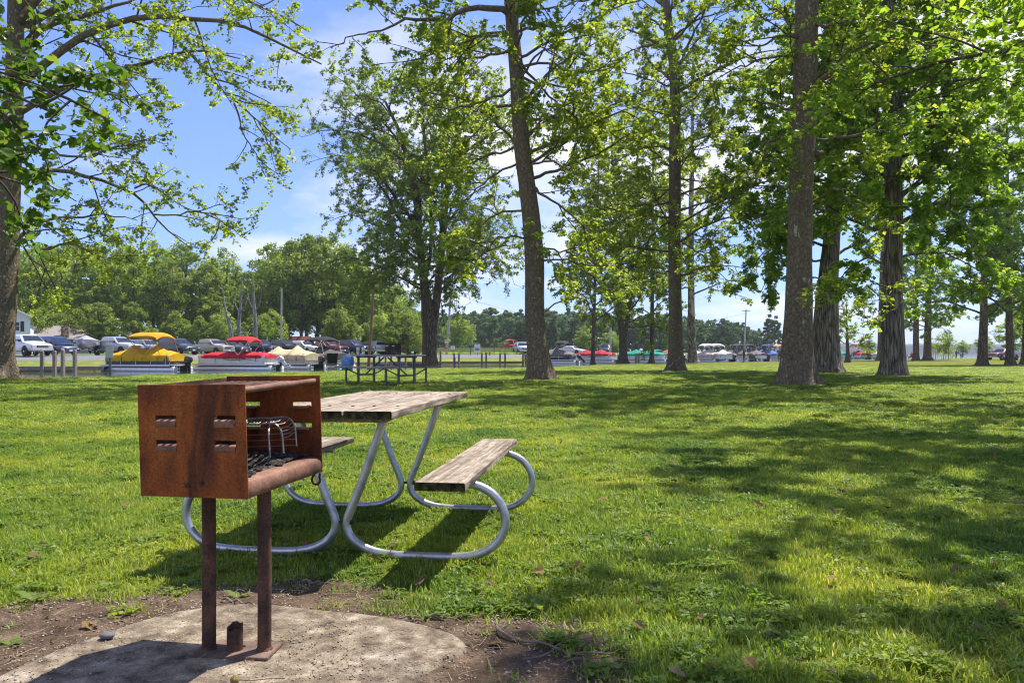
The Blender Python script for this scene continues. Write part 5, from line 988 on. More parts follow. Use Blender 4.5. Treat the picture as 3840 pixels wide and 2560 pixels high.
def pontoon(label, loc, rz, L=6.3, cover=(.5, .3, .02), panel=None, stripes=None, bimini=None, bim_x=(-1.6, .8), bim_h=2.15, motor=(.015, .015, .016), tilt=0., peaks=3, full=False, seed=0, wd=2.45, frame_m=None, no_cover=False, name='pontoon_boat', skirt=None, bsag=.0, pkh=.6):
    t = thing(name, label, 'boat', (loc[0], loc[1], WATER_Z), rz); k = random.Random(seed); h = L / 2; wh = wd / 2
    cmat = M_('boat_cover_cloth', [tuple(cover), tuple(c * .72 for c in cover)], scale=1.6, detail=6, rough=.85, bump=.35, bscale=4, spec=.15, bdist=.05)
    pmat = panel if panel is not None else m_panelw
    for s in (-1, 1):
        mb = MB(); mb.lathe([(.02, -h - .02), (.31, -h), (.31, h - 1.1), (.27, h - .6), (.16, h - .2), (.03, h + .05)], 18, Matrix.Translation((0, s * (wh - .36), .10)), 'X'); p = mb.build('pontoon_tube', m_alu, t, smooth=50)
        mb = MB(); mb.lathe([(.30, -.035), (.315, -.02), (.315, .02), (.30, .035)], 18, Matrix.Translation((-h - .03, s * (wh - .36), .10)), 'X'); mb.build('end_cap', m_white, p, smooth=50)
        mb = MB(); mb.box((0, s * (wh - .03), .455), (L - .5, .05, .12)); mb.build('deck_rail', m_alu, t, smooth=0)
        mb = MB(); mb.box((-.1, s * (wh - .08), .86), (L - 1.15, .035, .66)); f = mb.build('side_panel', pmat, t, smooth=0)
        for x in np.linspace(-h + .6, h - .75, 5): q = MB(); q.box((x, s * (wh - .055), .87), (.035, .03, .70)); q.build('rail_post', m_alu, f, smooth=0)
        for i, sc_ in enumerate(stripes or []):
            q = MB(); x0 = -h + .9 + i * .55; zc = .72 + .10 * i
            pts = [(x0, zc), (x0 + 1.1, zc + .13), (x0 + 2.5, zc + .07), (x0 + 3.3, zc + .12), (x0 + 2.4, zc + .17), (x0 + 1.1, zc + .21)]
            q.slab([(a, s * (wh - .060), b_) for a, b_ in pts][::s], (0, s, 0), .006); q.build('painted_stripe', P_('stripe', sc_, .4), f, smooth=0)
    mb = MB(); mb.box((0, 0, .49), (L - .3, wd - .1, .07)); mb.build('deck', m_deckg, t, smooth=0)
    for x in (-h + .5, h - .68): mb = MB(); mb.box((x, 0, .86), (.035, wd - .2, .66)); mb.build('end_panel', pmat, t, smooth=0)
    if not no_cover:
        secs = []; n = 36; x0, x1 = -h + .42, h - .62; lowz = (.78 if full else .98)
        for i in range(n + 1):
            u = i / n; x = x0 + (x1 - x0) * u; pk = .10 + pkh * (.42 + .58 * (1 - abs(math.sin(math.pi * (u * peaks + .2))) ** .75)) * math.sin(math.pi * min(1, max(0, u * .92 + .04))) ** .6
            e = min(1, min(u, 1 - u) * 9); w = wh - .03 - (1 - e) * .10; ed = 1.16 + .10 * e + .02 * math.sin(7 * i)
            wv = .035 * math.sin(i * 1.9 + seed) ; lz = lowz + wv * .6 + (.06 * abs(math.sin(i * .9)) if skirt else 0)
            sec = [(x, w + .02 + wv * .4, lz), (x, w + .03, ed - .10), (x, w - .05, ed), (x, w * .70, ed + pk * .30), (x, w * .36, ed + pk * .72), (x, .0, ed + pk), (x, -w * .36, ed + pk * .72), (x, -w * .70, ed + pk * .30), (x, -w + .05, ed), (x, -w - .03, ed - .10), (x, -w - .02 - wv * .4, lz)]
            secs.append(sec)
        for s, xx in ((0, x0 - .05), (-1, x1 + .05)): 
            sec = [(xx, y * .96, lowz) for _, y, _ in secs[s]]; secs = [sec] + secs if s == 0 else secs + [sec]
        mb = MB(); mb.loft(secs, caps=False, closed=False); cv = mb.build('boat_cover', cmat, t, smooth=55)
        smat = P_('cover_seam', tuple(c * .55 for c in cover), .9)
        for i in (7, 13, 20, 27, 33): q = MB(); q.tube([(a, b_ * 1.004, c + .008) for a, b_, c in secs[i]], .014, 4, False); q.build('cover_seam', smat, cv, smooth=0)
        for x in (-h + 1.2, -h + 2.6, h - 2.2): q = MB(); q.box((x, -(wh + .012), .90), (.03, .012, .34)); q.box((x, wh + .012, .90), (.03, .012, .34)); q.build('tie_strap', m_black, cv, smooth=0)
    if bimini is not None:
        bm_ = M_('bimini_cloth', [tuple(bimini), tuple(c * .75 for c in bimini)], scale=3, rough=.85, bump=.2, bscale=7); a0, a1 = bim_x; fm = frame_m or m_alu; secs = []; nn = 14
        for i in range(nn + 1):
            u = i / nn; x = a0 + (a1 - a0) * u; e = math.sin(math.pi * min(max(u, .0), 1)) ** .35 if 0 < u < 1 else .0; zt = bim_h - .30 + .30 * e - bsag * u + .02 * math.sin(9 * u)
            secs.append([(x, y * (wh - .12), zt - .30 * abs(y) ** 2.4 * 1.0) for y in np.linspace(-1, 1, 11)] + [(x, y * (wh - .16), zt - .06 - .16 * e - .22 * abs(y) ** 2.4) for y in np.linspace(1, -1, 11)])
        mb = MB(); mb.loft(secs); bo = mb.build('bimini_top', bm_, t, smooth=55)
        for s in (-1, 1):
            xm = (a0 + a1) / 2
            for xa, xb in ((xm - .15, a0 + .12), (xm - .15, a1 - .15), (a0 - .25, a0 + .2)):
                q = MB(); q.tube([(xa, s * (wh - .1), 1.22), (xb, s * (wh - .14), bim_h - .42)], .022, 6); q.build('bimini_leg', fm, bo)
    mb = MB(); mb.box((-h - .05, 0, .46), (.55, wd * .75, .05)); mb.build('swim_platform', m_deckg, t, smooth=0)
    for s in (-1, 1): mb = MB(); mb.tube([(-h + .45, s * .95, .5), (-h + .25, s * .95, 1.22), (-h + .55, s * .95, 1.34), (-h + .8, s * .95, 1.3)], .02, 6); mb.build('grab_rail', m_alu, t)
    mb = MB(); [mb.tube([(-h - .30, .75 + d, -.12), (-h - .30, .75 + d, .62), (-h - .05, .75 + d, .66)], .014, 6) for d in (0, .3)]; [mb.tube([(-h - .30, .75, z), (-h - .30, 1.05, z)], .014, 6) for z in (.0, .22, .44)]; mb.build('ladder', m_alu, t)
    outboard(t, -h - .42, motor, tilt)
    return t
def wpos(px, py, Yoff=0): p = gz(px, py, WATER_Z); return (p[0], p[1] + Yoff, WATER_Z)
m_blackp = P_('black_boat_panel', (.02, .02, .024), .35)
m_pan_dk = P_('dark_boat_panel', (.06, .06, .075), .35)
m_tanp = P_('tan_boat_panel', (.48, .42, .33), .4)
pontoon('pontoon boat under a yellow cover with yellow canopy, moored by the low timber dock', wpos(545, 1391), R(166), 6.6, (.62, .36, .012), m_pan_dk, [(.25, .26, .30), (.55, .55, .58)], (.60, .30, .010), (-1.9, .9), 3.0, peaks=2.6, seed=1, pkh=.8, frame_m=P_('bronze_tube', (.35, .17, .05), .5), full=True)
pontoon('white and red pontoon boat with red seat covers and raised red canopy', wpos(890, 1387), R(170), 6.9, (.52, .022, .035), m_panelw, [(.55, .05, .06), (.18, .18, .26)], (.45, .012, .02), (-1.7, .6), 2.75, motor=(.55, .56, .58), tilt=38, peaks=.6, seed=2, pkh=.3, frame_m=m_chrome)
pontoon('pontoon boat with a draped tan cover beside the red one', wpos(1085, 1382.5), R(150), 6.6, (.62, .50, .30), m_tanp, [(.20, .14, .10), (.35, .28, .2)], None, peaks=2.4, seed=3, pkh=.75, full=True, skirt=True)
pontoon('pontoon boat with a sagging charcoal cover and dark canopy', wpos(1205, 1380), R(146), 6.4, (.12, .105, .095), m_tanp, None, (.025, .023, .022), (-1.3, 1.2), 2.9, peaks=1.8, seed=4, pkh=.8, full=True)
pontoon('black pontoon boat with grey cover and dark canopy behind the leaning sycamore', wpos(2060, 1362), R(160), 7.6, (.20, .18, .165), m_blackp, [(.5, .5, .5)], (.03, .028, .028), (-2.6, -1.0), 3.0, motor=(.02, .02, .02), tilt=40, peaks=2.2, seed=5, pkh=.8)
pontoon('pontoon boat with a plain red cover', wpos(2230, 1360), R(150), 6.4, (.42, .030, .045), m_panelw, [(.10, .10, .13)], None, peaks=2.4, seed=6)
pontoon('pontoon boat with a long teal green cover behind the forked maple', wpos(2405, 1358.5), R(158), 7.4, (.015, .30, .20), m_panelw, [(.25, .25, .28)], None, motor=(.50, .51, .52), tilt=35, peaks=2.8, seed=7)
def small_boat(label, loc, rz, hull, cover, L=5.6, trailer=False, z=WATER_Z, wind=True, motor=(.02, .02, .02), arch=None):
    t = thing('motor_boat', label, 'boat', (loc[0], loc[1], z), rz); h = L / 2; secs = []; dz = .55 if trailer else -.18
    for i in range(13):
        u = i / 12; x = -h + L * u; w = 1.05 * (1 - max(0, (u - .45) / .55) ** 2.4) + .02; kz = .05 + .55 * max(0, (u - .6) / .4) ** 2; sh = .78 + .22 * u
        secs.append([(x, w, sh + dz), (x, w * .96, .45 + dz + .3 * kz), (x, w * .5, kz + .10 + dz), (x, 0, kz + dz), (x, -w * .5, kz + .10 + dz), (x, -w * .96, .45 + dz + .3 * kz), (x, -w, sh + dz)])
    mb = MB(); mb.loft(secs); mb.build('hull', paint('hull_paint', hull, .1), t, smooth=50)
    cm = M_('boat_cover_cloth', [tuple(cover), tuple(c * .75 for c in cover)], scale=2, rough=.8, bump=.3, bscale=5)
    s2 = [[(x, w * y, .80 + .22 * u + dz + (1 - abs(y)) * pk) for y in np.linspace(1.02, -1.02, 9)] for (x, w, u, pk) in [(-h + L * i / 12, 1.05 * (1 - max(0, (i / 12 - .45) / .55) ** 2.4) + .02, i / 12, .12 + .38 * math.exp(-((i - 6) / 2.2) ** 2)) for i in range(13)]]
    mb = MB(); mb.loft(s2, caps=False, closed=False); mb.build('boat_cover', cm, t, smooth=50)
    mb = MB(); mb.tube([(x, w + .012, .79 + .22 * ((x + h) / L) + dz) for x, w in [(-h + L * i / 12, 1.05 * (1 - max(0, (i / 12 - .45) / .55) ** 2.4) + .02) for i in range(13)]], .03, 5); mb.build('rub_rail', m_white, t)
    if arch is not None:
        am = M_('tower_canopy', [tuple(arch), tuple(c * .8 for c in arch)], scale=3, rough=.8); q = MB(); q.loft([[(x, .95 * y, 1.95 + dz + .12 * math.sin(math.pi * (x + .8) / 1.6) - .12 * y * y) for y in np.linspace(-1, 1, 7)] + [(x, .9 * y, 1.86 + dz + .1 * math.sin(math.pi * (x + .8) / 1.6) - .1 * y * y) for y in np.linspace(1, -1, 7)] for x in np.linspace(-.8, .8, 7)]); bo = q.build('canopy', am, t, smooth=50)
        for s in (-1, 1):
            for xa, xb in ((.1, -.6), (.1, .6)): q = MB(); q.tube([(xa, s * .98, 1.0 + dz), (xb, s * .9, 1.85 + dz)], .03, 6); q.build('canopy_leg', m_white, bo)
    if motor is not None: outboard(t, -h - .15, motor, 30 if trailer else 10, .8)
    if trailer:
        mb = MB(); [mb.box((.3, s * .55, .50), (L - .4, .08, .10)) for s in (-1, 1)]; mb.tube([(h - .2, .5, .5), (h + 1.1, 0, .5), (h - .2, -.5, .5)], .05, 6); mb.build('trailer_frame', m_gsteel, t, smooth=0)
        for s in (-1, 1): mb = MB(); mb.lathe([(.18, -.1), (.30, -.1), (.31, 0), (.30, .1), (.18, .1)], 16, Matrix.Translation((-.6, s * 1.0, .31)) @ Matrix.Rotation(R(90), 4, 'X')); w_ = mb.build('trailer_wheel', m_rubber, t, smooth=40); mb = MB(); mb.lathe([(.19, -.07), (.02, -.09)], 12, Matrix.Translation((-.6, s * 1.0, .31)) @ Matrix.Rotation(R(90 * s), 4, 'X')); mb.build('rim', m_alu, w_)
    return t
small_boat('small covered boat on a trailer between the minivan and the silver pickup', lot(322, 1)[:2], R(-70), (.5, .5, .52), (.3, .31, .33), 4.2, True, LOT_Z + .02)
small_boat('red and white open boat on a trailer behind the far picnic table', lot(1480, 4)[:2], R(-15), (.35, .05, .05), (.28, .16, .12), 5.2, True, LOT_Z + .02)
small_boat('red speedboat with a red canopy on a trailer across the channel', at(1912, 1330, 140)[:2], R(-62), (.40, .012, .03), (.45, .015, .035), 4.6, True, LOT_Z + .02, arch=(.5, .015, .04))
small_boat('green hulled speedboat with green canopy moored past the teal cover', wpos(2462, 1357)[:2], R(120), (.015, .25, .17), (.02, .30, .2), 5.0, arch=(.015, .22, .15))
right = [(2490, 1357, (.34, .13, .07), None, 'rust coloured covered boat half behind the slender sycamore', 130), (2648, 1356.5, (.62, .53, .45), (.66, .62, .58), 'pontoon boat with a cream cover and two pale canopies', 120), (2695, 1356.5, (.60, .55, .50), (.60, .58, .56), 'cream pontoon boat with a black outboard beside the pale canopies', 112),
         (2765, 1355.5, (.17, .14, .13), (.04, .035, .035), 'pontoon boat with a brown-grey cover behind the person in black', 125), (2815, 1355, (.20, .17, .16), (.03, .03, .03), 'grey covered pontoon boat between the brown and the blue one', 118), (2875, 1354.5, (.10, .16, .46), (.03, .05, .16), 'pontoon boat with a bright blue cover', 140), (2932, 1353.5, (.55, .45, .36), (.55, .28, .18), 'tan covered boat with a reddish canopy behind the thick sycamore', 118)]
for i, (px, py, cv, bi, lab, a) in enumerate(right): pontoon(lab, wpos(px, py, 1.5 * (i % 2)), R(a), 6.6, cv, m_tanp if i % 2 else m_panelw, None, bi, (-1.4, .2) if i % 2 else (-.2, 1.4), 2.85, tilt=30 if i % 3 == 0 else 0, peaks=2 + i * .2, seed=20 + i)
far = [(3150, (.02, .28, .24), 'teal covered boat in the far mooring row by the little tree'), (3178, (.015, .13, .08), 'dark green covered boat behind the little spreading tree'), (3212, (.45, .03, .05), 'red covered boat in the far mooring row'), (3238, (.50, .10, .10), 'faded red covered boat next to the white ones'), (3262, (.72, .70, .68), 'white covered boat in the far mooring row'), (3288, (.66, .62, .60), 'off-white covered boat at the end of the far mooring row')]
for i, (px, cv, lab) in enumerate(far): pontoon(lab, wpos(px, 1349.5, 3 * (i % 2)), R(95 + 5 * i), 6.4, cv, m_panelw, None, (.45, .03, .06) if i == 2 else ((.05, .3, .26) if i == 4 else None), (-1, 1), 3.0, peaks=2, seed=40 + i)

# ------------------------------------------------------------------ docks, mooring posts, signs, poles
m_blue = P_('blue_post_paint', (.02, .07, .30), .5)
def dock(label, pts, Yh=.0, w=.9, posts=()):
    t = thing('dock', label, 'dock', (0, 0, 0)); 
    for i in range(len(pts) - 1):
        a, b_ = Vector(pts[i]), Vector(pts[i + 1]); d = (b_ - a); n = max(1, int(d.length / 2.4)); ang = math.atan2(d.y, d.x)
        for j in range(n):
            c = a + d * ((j + .5) / n); mb = MB(); mb.box((0, 0, .0), (d.length / n - .02, w, .09)); mb.build('deck_section', m_wooddk2, t, (c.x, c.y, -.05), (0, 0, ang), smooth=0)
            mb = MB(); mb.box((0, 0, 0), (d.length / n - .01, .08, .24)); mb.build('edge_beam', m_wooddk2, t, (c.x + (w/2 + .03) * math.sin(ang), c.y - (w/2 + .03) * math.cos(ang), -.18), (0, 0, ang), smooth=0)
    return t
def d_(px, Y): return ((px - 1920) * Y / F, Y, 0)
dock('long low timber dock along the far bank by the yellow boat', [d_(-250, 60.3), d_(60, 60.3), d_(400, 60.8)])
dock('timber dock edge running behind the far picnic table and signs', [d_(1270, 85), d_(1450, 91), d_(1700, 93.3), d_(1960, 96.2)])
dock('timber dock edge beside the red and teal covered boats', [d_(2180, 121), d_(2400, 128.5), d_(2700, 144)], w=.7)
def mpost(px, top, bot, Y, w=.21, mat=None, label='weathered square mooring post along the far dock', group='mooring posts along the far dock'):
    x = (px - 1920) * Y / F; zt = CAMH - (top - HY) * Y / F; zb = WATER_Z - .5
    mb = MB(); mb.box((0, 0, (zt - zb) / 2), (w, w, zt - zb)); mb.box((0, 0, zt - zb + .03), (w * .9, w * .9, .06), taper=.6)
    return tag(mb.build('mooring_post', mat or m_wooddk2, None, (x, Y, zb), (0, 0, .1 * math.sin(px)), smooth=0), label, 'post', group)
for px, top, Y in ((158, 1318, 59.9), (205, 1318, 58.9), (236, 1314, 58.6), (281, 1314, 58.4)): mpost(px, top, 0, Y, .22, label='thick weathered post at the dock before the dark blue minivan', group='posts at the dock before the minivan')
for px, top, Y in ((1446, 1336, 89), (1467, 1330, 89), (1521, 1336, 90), (1652, 1317, 92.5), (1721, 1324, 92), (1807, 1324, 93), (1823, 1321, 93.4), (1836, 1319, 104), (1875, 1324, 94), (1894, 1324, 94), (1961, 1325, 96), (1975, 1325, 96), (1703, 1324, 92.2), (2323, 1325, 114), (2384, 1325, 115), (2395, 1325, 115), (1550, 1337, 91)): mpost(px, top, 0, Y)
for px, top, Y in ((1423, 1338, 88.4), (1499, 1338, 89.5), (1705, 1341, 91.6)): mpost(px, top, 0, Y, .20, m_blue, 'blue painted mooring post on the far dock', 'blue posts on the far dock')
def sign(label, px, y0, y1, wpx, base_y, Y, mat, post=True, back=False, pr=.035, frame=None, lines=0):
    x = (px - 1920) * Y / F; s = Y / F; zb = CAMH - (base_y - HY) * s; t = thing('sign', label, 'sign', (x, Y, zb)); zt = (base_y - y0) * s; zl = (base_y - y1) * s; w = wpx * s
    mb = MB(); mb.box((0, -.06, (zt + zl) / 2), (w, .02, zt - zl)); p = mb.build('sign_panel', mat, t, smooth=0)
    for i in range(lines):
        q = MB(); q.box((w * .02 * (i % 2), -.0725, zt - (zt - zl) * (.14 + .76 * i / max(1, lines))), (w * (.74 - .12 * (i % 3)), .003, (zt - zl) * .045)); q.build('printed_line', frame or m_black, p, smooth=0)
    for dx in ((0,) if w < 1 else (-w * .38, w * .38)): mb = MB(); mb.tube([(dx, 0, -.3), (dx, 0, zt - .02)], pr, 8); mb.build('post', m_gsteel, t)
    return t
m_pale = P_('pale_sign_back', (.50, .56, .45), .6); m_signw = P_('white_sign', (.75, .75, .74), .5); m_pht = M_('sign_photo', [(.05, .10, .12), (.3, .38, .42)], scale=6)
c = G(412, 1407); t = sign('small pale square sign on a dark post at the bank before the yellow boat', 413, 1299, 1341, 28, 1407, c[1] - .3, m_pale, pr=.05)
Ys = 97
t = sign('large white information board with a picture panel beside the road', 1790, 1290, 1323, 22, 1337, Ys + 6, m_signw, frame=P_('faint_print', (.45, .46, .48)), lines=5)
q = MB(); q.box((0, -.076, .95), (.58, .004, .34)); q.build('picture_panel', m_pht, [c_ for c_ in t.children if c_.name.startswith('sign_panel')][0], smooth=0)
sign('plain white notice sign between the grey pole and the green roofed hut', 1698, 1296, 1309, 16, 1337, Ys + 6, m_signw, lines=2)
t = thing('birdhouse_post', 'green roofed notice hut on a post between the white signs', 'post', (*d_(1764, Ys + 6)[:2], .45)); s = (Ys + 6) / F
mb = MB(); mb.tube([(0, 0, -.2), (0, 0, 1.25)], .05, 8); mb.build('post', m_gsteel, t)
mb = MB(); mb.box((0, 0, 1.35), (.34, .3, .3)); mb.build('hut', P_('hut_green', (.02, .10, .06)), t, smooth=0)
for k in (-1, 1): mb = MB(); mb.slab([(0, -.28, 1.78), (0, .28, 1.78), (k * .36, .28, 1.40), (k * .36, -.28, 1.40)], (k, 0, 1), .03); mb.build('roof', P_('green_roof', (.015, .14, .08)), t, smooth=0)
t = thing('slim_post', 'thin dark post with a green cap past the information board', 'post', (*d_(1853, Ys + 6)[:2], .45)); mb = MB(); mb.tube([(0, 0, -.2), (0, 0, 1.3)], .04, 8); mb.build('post', m_black, t); mb = MB(); mb.box((0, 0, 1.36), (.24, .1, .1)); mb.build('cap', P_('green_cap', (.03, .2, .12)), t, smooth=0)
def pole(label, px0, py0, px1, py1, Y, r0, r1, mat, name='utility_pole', arm=False):
    a, b_ = at(px0, py0, Y), at(px1, py1, Y); t = thing(name, label, 'pole', (a[0], Y, a[2])); mb = MB(); mb.tube([(0, 0, -.6), (b_[0] - a[0], 0, b_[2] - a[2])], [r0, r1], 12); mb.build('pole_shaft', mat, t, smooth=60)
    if arm: mb = MB(); mb.box((b_[0] - a[0], 0, b_[2] - a[2] - .3), (1.6, .1, .12)); mb.build('crossarm', mat, t, smooth=0); [MB().lathe([(.05, 0), (.05, .12)], 8, Matrix.Translation((b_[0] - a[0] + dx, 0, b_[2] - a[2] - .24))).build('insulator', m_white, t) for dx in (-.65, .65)]
    return t
m_polew = M_('brown_pole', [(.16, .08, .045), (.28, .16, .09)], scale=2, stretch=(8, 8, .6), rough=.85); m_polec = P_('grey_concrete_pole', (.42, .40, .36), .85)
pole('brown wooden pole standing behind the grey plank picnic table', 1382, 1355, 1404, 1020, 80, .16, .12, m_polew)
pole('grey leaning utility pole carrying small notices by the road', 1673, 1338, 1692, 1080, 104, .17, .12, m_polec)
pole('pale slim lamp post in front of the wood', 1054, 1285, 1056, 1080, 99, .13, .09, m_polec, 'lamp_post')
pole('grey utility pole behind the red covered boat', 2288, 1318, 2291, 1204, 140, .19, .15, m_polec, arm=True)
pole('thin leaning utility pole behind the brown-grey boat cover', 2790, 1320, 2798, 1160, 165, .17, .12, m_polec, arm=True)
for i, (y0, y1, mt, lab) in enumerate(((1274, 1286, m_signw, 'white notice fixed high on the leaning grey pole'), (1287, 1305, P_('red_notice', (.5, .03, .05)), 'red and white notice fixed below the white one on the grey pole'))):
    Y = 103.7; a = at(1675, (y0 + y1) / 2, Y); mb = MB(); mb.box((0, 0, 0), (.40, .02, (y1 - y0) * Y / F)); o = tag(mb.build('notice', mt, None, a, smooth=0), lab, 'sign')
    for j in range(3 if i else 2): q = MB(); q.box((0, -.013, (.16 - .15 * j) * (1 if i else .6)), (.30, .004, .05)); q.build('printed_line', m_signw if i else m_black, o, smooth=0)
def wire(label, pa, pb, sagm): 
    a, b_ = Vector(pa), Vector(pb); mb = MB(); mb.tube([a.lerp(b_, t) - Vector((0, 0, sagm * 4 * t * (1 - t))) for t in np.linspace(0, 1, 13)], .018, 4); return tag(mb.build('overhead_wire', m_black), label, 'wire')
wire('overhead wire running from the wood to the grey pole', at(700, 1085, 100), at(1230, 1030, 100), .5)
wire('overhead wire from the leaning sycamore side to the pole behind the red cover', at(1690, 1095, 104), at(2288, 1215, 140), 1.2)
wire('overhead wire between the two far utility poles', at(2291, 1209, 140), at(2797, 1172, 165), 1.4)

# ------------------------------------------------------------------ people
def person(label, loc, rz, joints, shirt, pants, hair, sc=1.0, waist=.95, sleeves=True, bare=False):
    """one skinned body; joints: dict of positions (x right, y forward)"""
    t = thing('person', label, 'person', loc, rz); t.scale = (sc,) * 3
    J = dict(pel=(0, 0, .95), bel=(0, 0, 1.08), che=(0, 0, 1.32), nec=(0, 0, 1.48), hd0=(0, .01, 1.56), hd1=(0, .02, 1.64), hd2=(0, .01, 1.72), lsh=(-.19, 0, 1.42), rsh=(.19, 0, 1.42), lel=(-.25, -.02, 1.14), rel=(.25, -.02, 1.14), lha=(-.25, .08, .90), rha=(.25, .08, .90), lhi=(-.10, 0, .90), rhi=(.10, 0, .90), lkn=(-.11, .02, .50), rkn=(.11, .02, .50), lan=(-.12, 0, .08), ran=(.12, 0, .08), lto=(-.13, .18, .035), rto=(.13, .18, .035)); J.update(joints)
    for s_ in 'lr': J[s_ + 'fi'] = tuple(np.array(J[s_ + 'ha']) + (np.array(J[s_ + 'ha']) - np.array(J[s_ + 'el'])) * .38)
    ks = list(J); E = [('pel', 'bel'), ('bel', 'che'), ('che', 'nec'), ('nec', 'hd0'), ('hd0', 'hd1'), ('hd1', 'hd2'), ('che', 'lsh'), ('che', 'rsh'), ('lsh', 'lel'), ('rsh', 'rel'), ('lel', 'lha'), ('rel', 'rha'), ('lha', 'lfi'), ('rha', 'rfi'), ('pel', 'lhi'), ('pel', 'rhi'), ('lhi', 'lkn'), ('rhi', 'rkn'), ('lkn', 'lan'), ('rkn', 'ran'), ('lan', 'lto'), ('ran', 'rto')]
    RD = dict(pel=(.16, .12), bel=(.15, .11), che=(.17, .12), nec=(.055, .055), hd0=(.065, .07), hd1=(.082, .095), hd2=(.06, .07), sh=(.075, .07), el=(.05, .05), ha=(.034, .03), fi=(.03, .015), hi=(.10, .10), kn=(.065, .065), an=(.042, .042), to=(.045, .028))
    me = bpy.data.meshes.new('body'); me.from_pydata([J[k] for k in ks], [(ks.index(a), ks.index(b_)) for a, b_ in E], [])
    tmp = bpy.data.objects.new('tmp', me); C.objects.link(tmp); md = tmp.modifiers.new('s', 'SKIN'); md.use_smooth_shade = True; tmp.modifiers.new('u', 'SUBSURF').levels = 1
    for i, k in enumerate(ks): sv = me.skin_vertices[0].data[i]; sv.radius = RD.get(k, RD.get(k[1:], (.05, .05))); sv.use_root = (k == 'pel')
    dg = bpy.context.evaluated_depsgraph_get(); m2 = bpy.data.meshes.new_from_object(tmp.evaluated_get(dg)); bpy.data.objects.remove(tmp)
    m2.materials.clear()
    for m in (shirt, pants, m_skin, hair, m_black): m2.materials.append(m)
    hd, han = np.array(J['hd1']), [np.array(J['lha']), np.array(J['rha'])]; nz = J['nec'][2]; to = [np.array(J['lto']), np.array(J['rto'])]; an = [np.array(J['lan']), np.array(J['ran'])]; legs = [np.array(J[k]) for k in ('lkn', 'rkn', 'lan', 'ran')]
    for p in m2.polygons:
        c = np.array(p.center); mi = 0
        if np.linalg.norm(c - hd) < .19 and c[2] > nz - .01: mi = 3 if (c[2] > hd[2] + .02 or c[1] < hd[1] - .02) else 2
        elif min(np.linalg.norm(c - h) for h in han) < .10 or (not sleeves and min(np.linalg.norm(c - np.array(J[k])) for k in ('lel', 'rel')) < .14): mi = 2
        elif min(min(np.linalg.norm(c - a) for a in to), min(np.linalg.norm(c - a) for a in an)) < .10: mi = 4
        elif c[2] < waist and abs(c[0]) < .24 and (np.linalg.norm(c - np.array(J['pel'])) < .26 or min(np.linalg.norm(c - l) for l in legs) < .34 or c[2] < .8): mi = 1
        p.material_index = mi
    m2.name = 'body'; b_ = link('body', m2, None, t); return t
m_shB = P_('black_cloth', (.02, .02, .022), .9); m_shR = P_('red_cloth', (.50, .03, .05), .9); m_shG = P_('grey_cloth', (.12, .12, .13), .9); m_navy = P_('navy_cloth', (.03, .035, .06), .9); m_hairb = P_('brown_hair', (.05, .03, .02), .8); m_shW = P_('pale_cloth', (.5, .5, .5), .9)
hold = dict(lel=(-.24, .05, 1.16), rel=(.24, .05, 1.16), lha=(-.10, .28, 1.12), rha=(.12, .28, 1.10))
c = G(2790, 1359); person('person in black clothes standing at the bank before the brown-grey boat, hands in front', c, R(65), hold, m_shB, m_shB, m_hairb)
camp_chair('grey folding chair on the bank beside the person in black', (c[0] + .9, c[1], c[2]), R(150), P_('grey_cloth_seat', (.1, .1, .1), .9))
c = G(2922, 1357); person('person in dark clothes standing half behind the thick sycamore', c, R(160), {}, m_shG, m_navy, m_hairb)
c1, c2 = G(3396, 1348), G(3418, 1347.5)
sit = dict(pel=(0, 0, .48), bel=(0, -.02, .62), che=(0, -.04, .88), nec=(0, -.02, 1.04), hd0=(0, 0, 1.12), hd1=(0, .01, 1.20), hd2=(0, 0, 1.28), lsh=(-.19, -.03, .98), rsh=(.19, -.03, .98), lel=(-.26, .02, .72), rel=(.26, .02, .72), lha=(-.18, .26, .62), rha=(.18, .26, .62), lhi=(-.1, .05, .47), rhi=(.1, .05, .47), lkn=(-.12, .46, .48), rkn=(.12, .46, .48), lan=(-.12, .50, .08), ran=(.12, .50, .08), lto=(-.12, .68, .035), rto=(.12, .68, .035))
for c, lab, sh, rz in ((c1, 'person in red sitting in a chair by the lakeside maple', m_shR, 70), (c2, 'person in red and dark trousers sitting next to the slim maple', m_shR, 95)):
    camp_chair('red folding chair under the seated person ' + ('by the spreading maple' if c is c1 else 'next to the slim maple'), (c[0], c[1], c[2]), R(rz + 180), P_('red_seat', (.4, .03, .04), .9)); person(lab, c, R(rz), sit, sh, m_navy, m_hairb, waist=.55)
c = G(3586, 1344.5); person('person in grey standing at the lake shore by the stroller', c, R(20), {}, m_shG, m_shB, m_hairb); 
c = G(3603, 1344.5); person('person in pale top standing at the shore beside the grey one', c, R(-40), {}, m_shW, m_navy, m_hairb, .82)

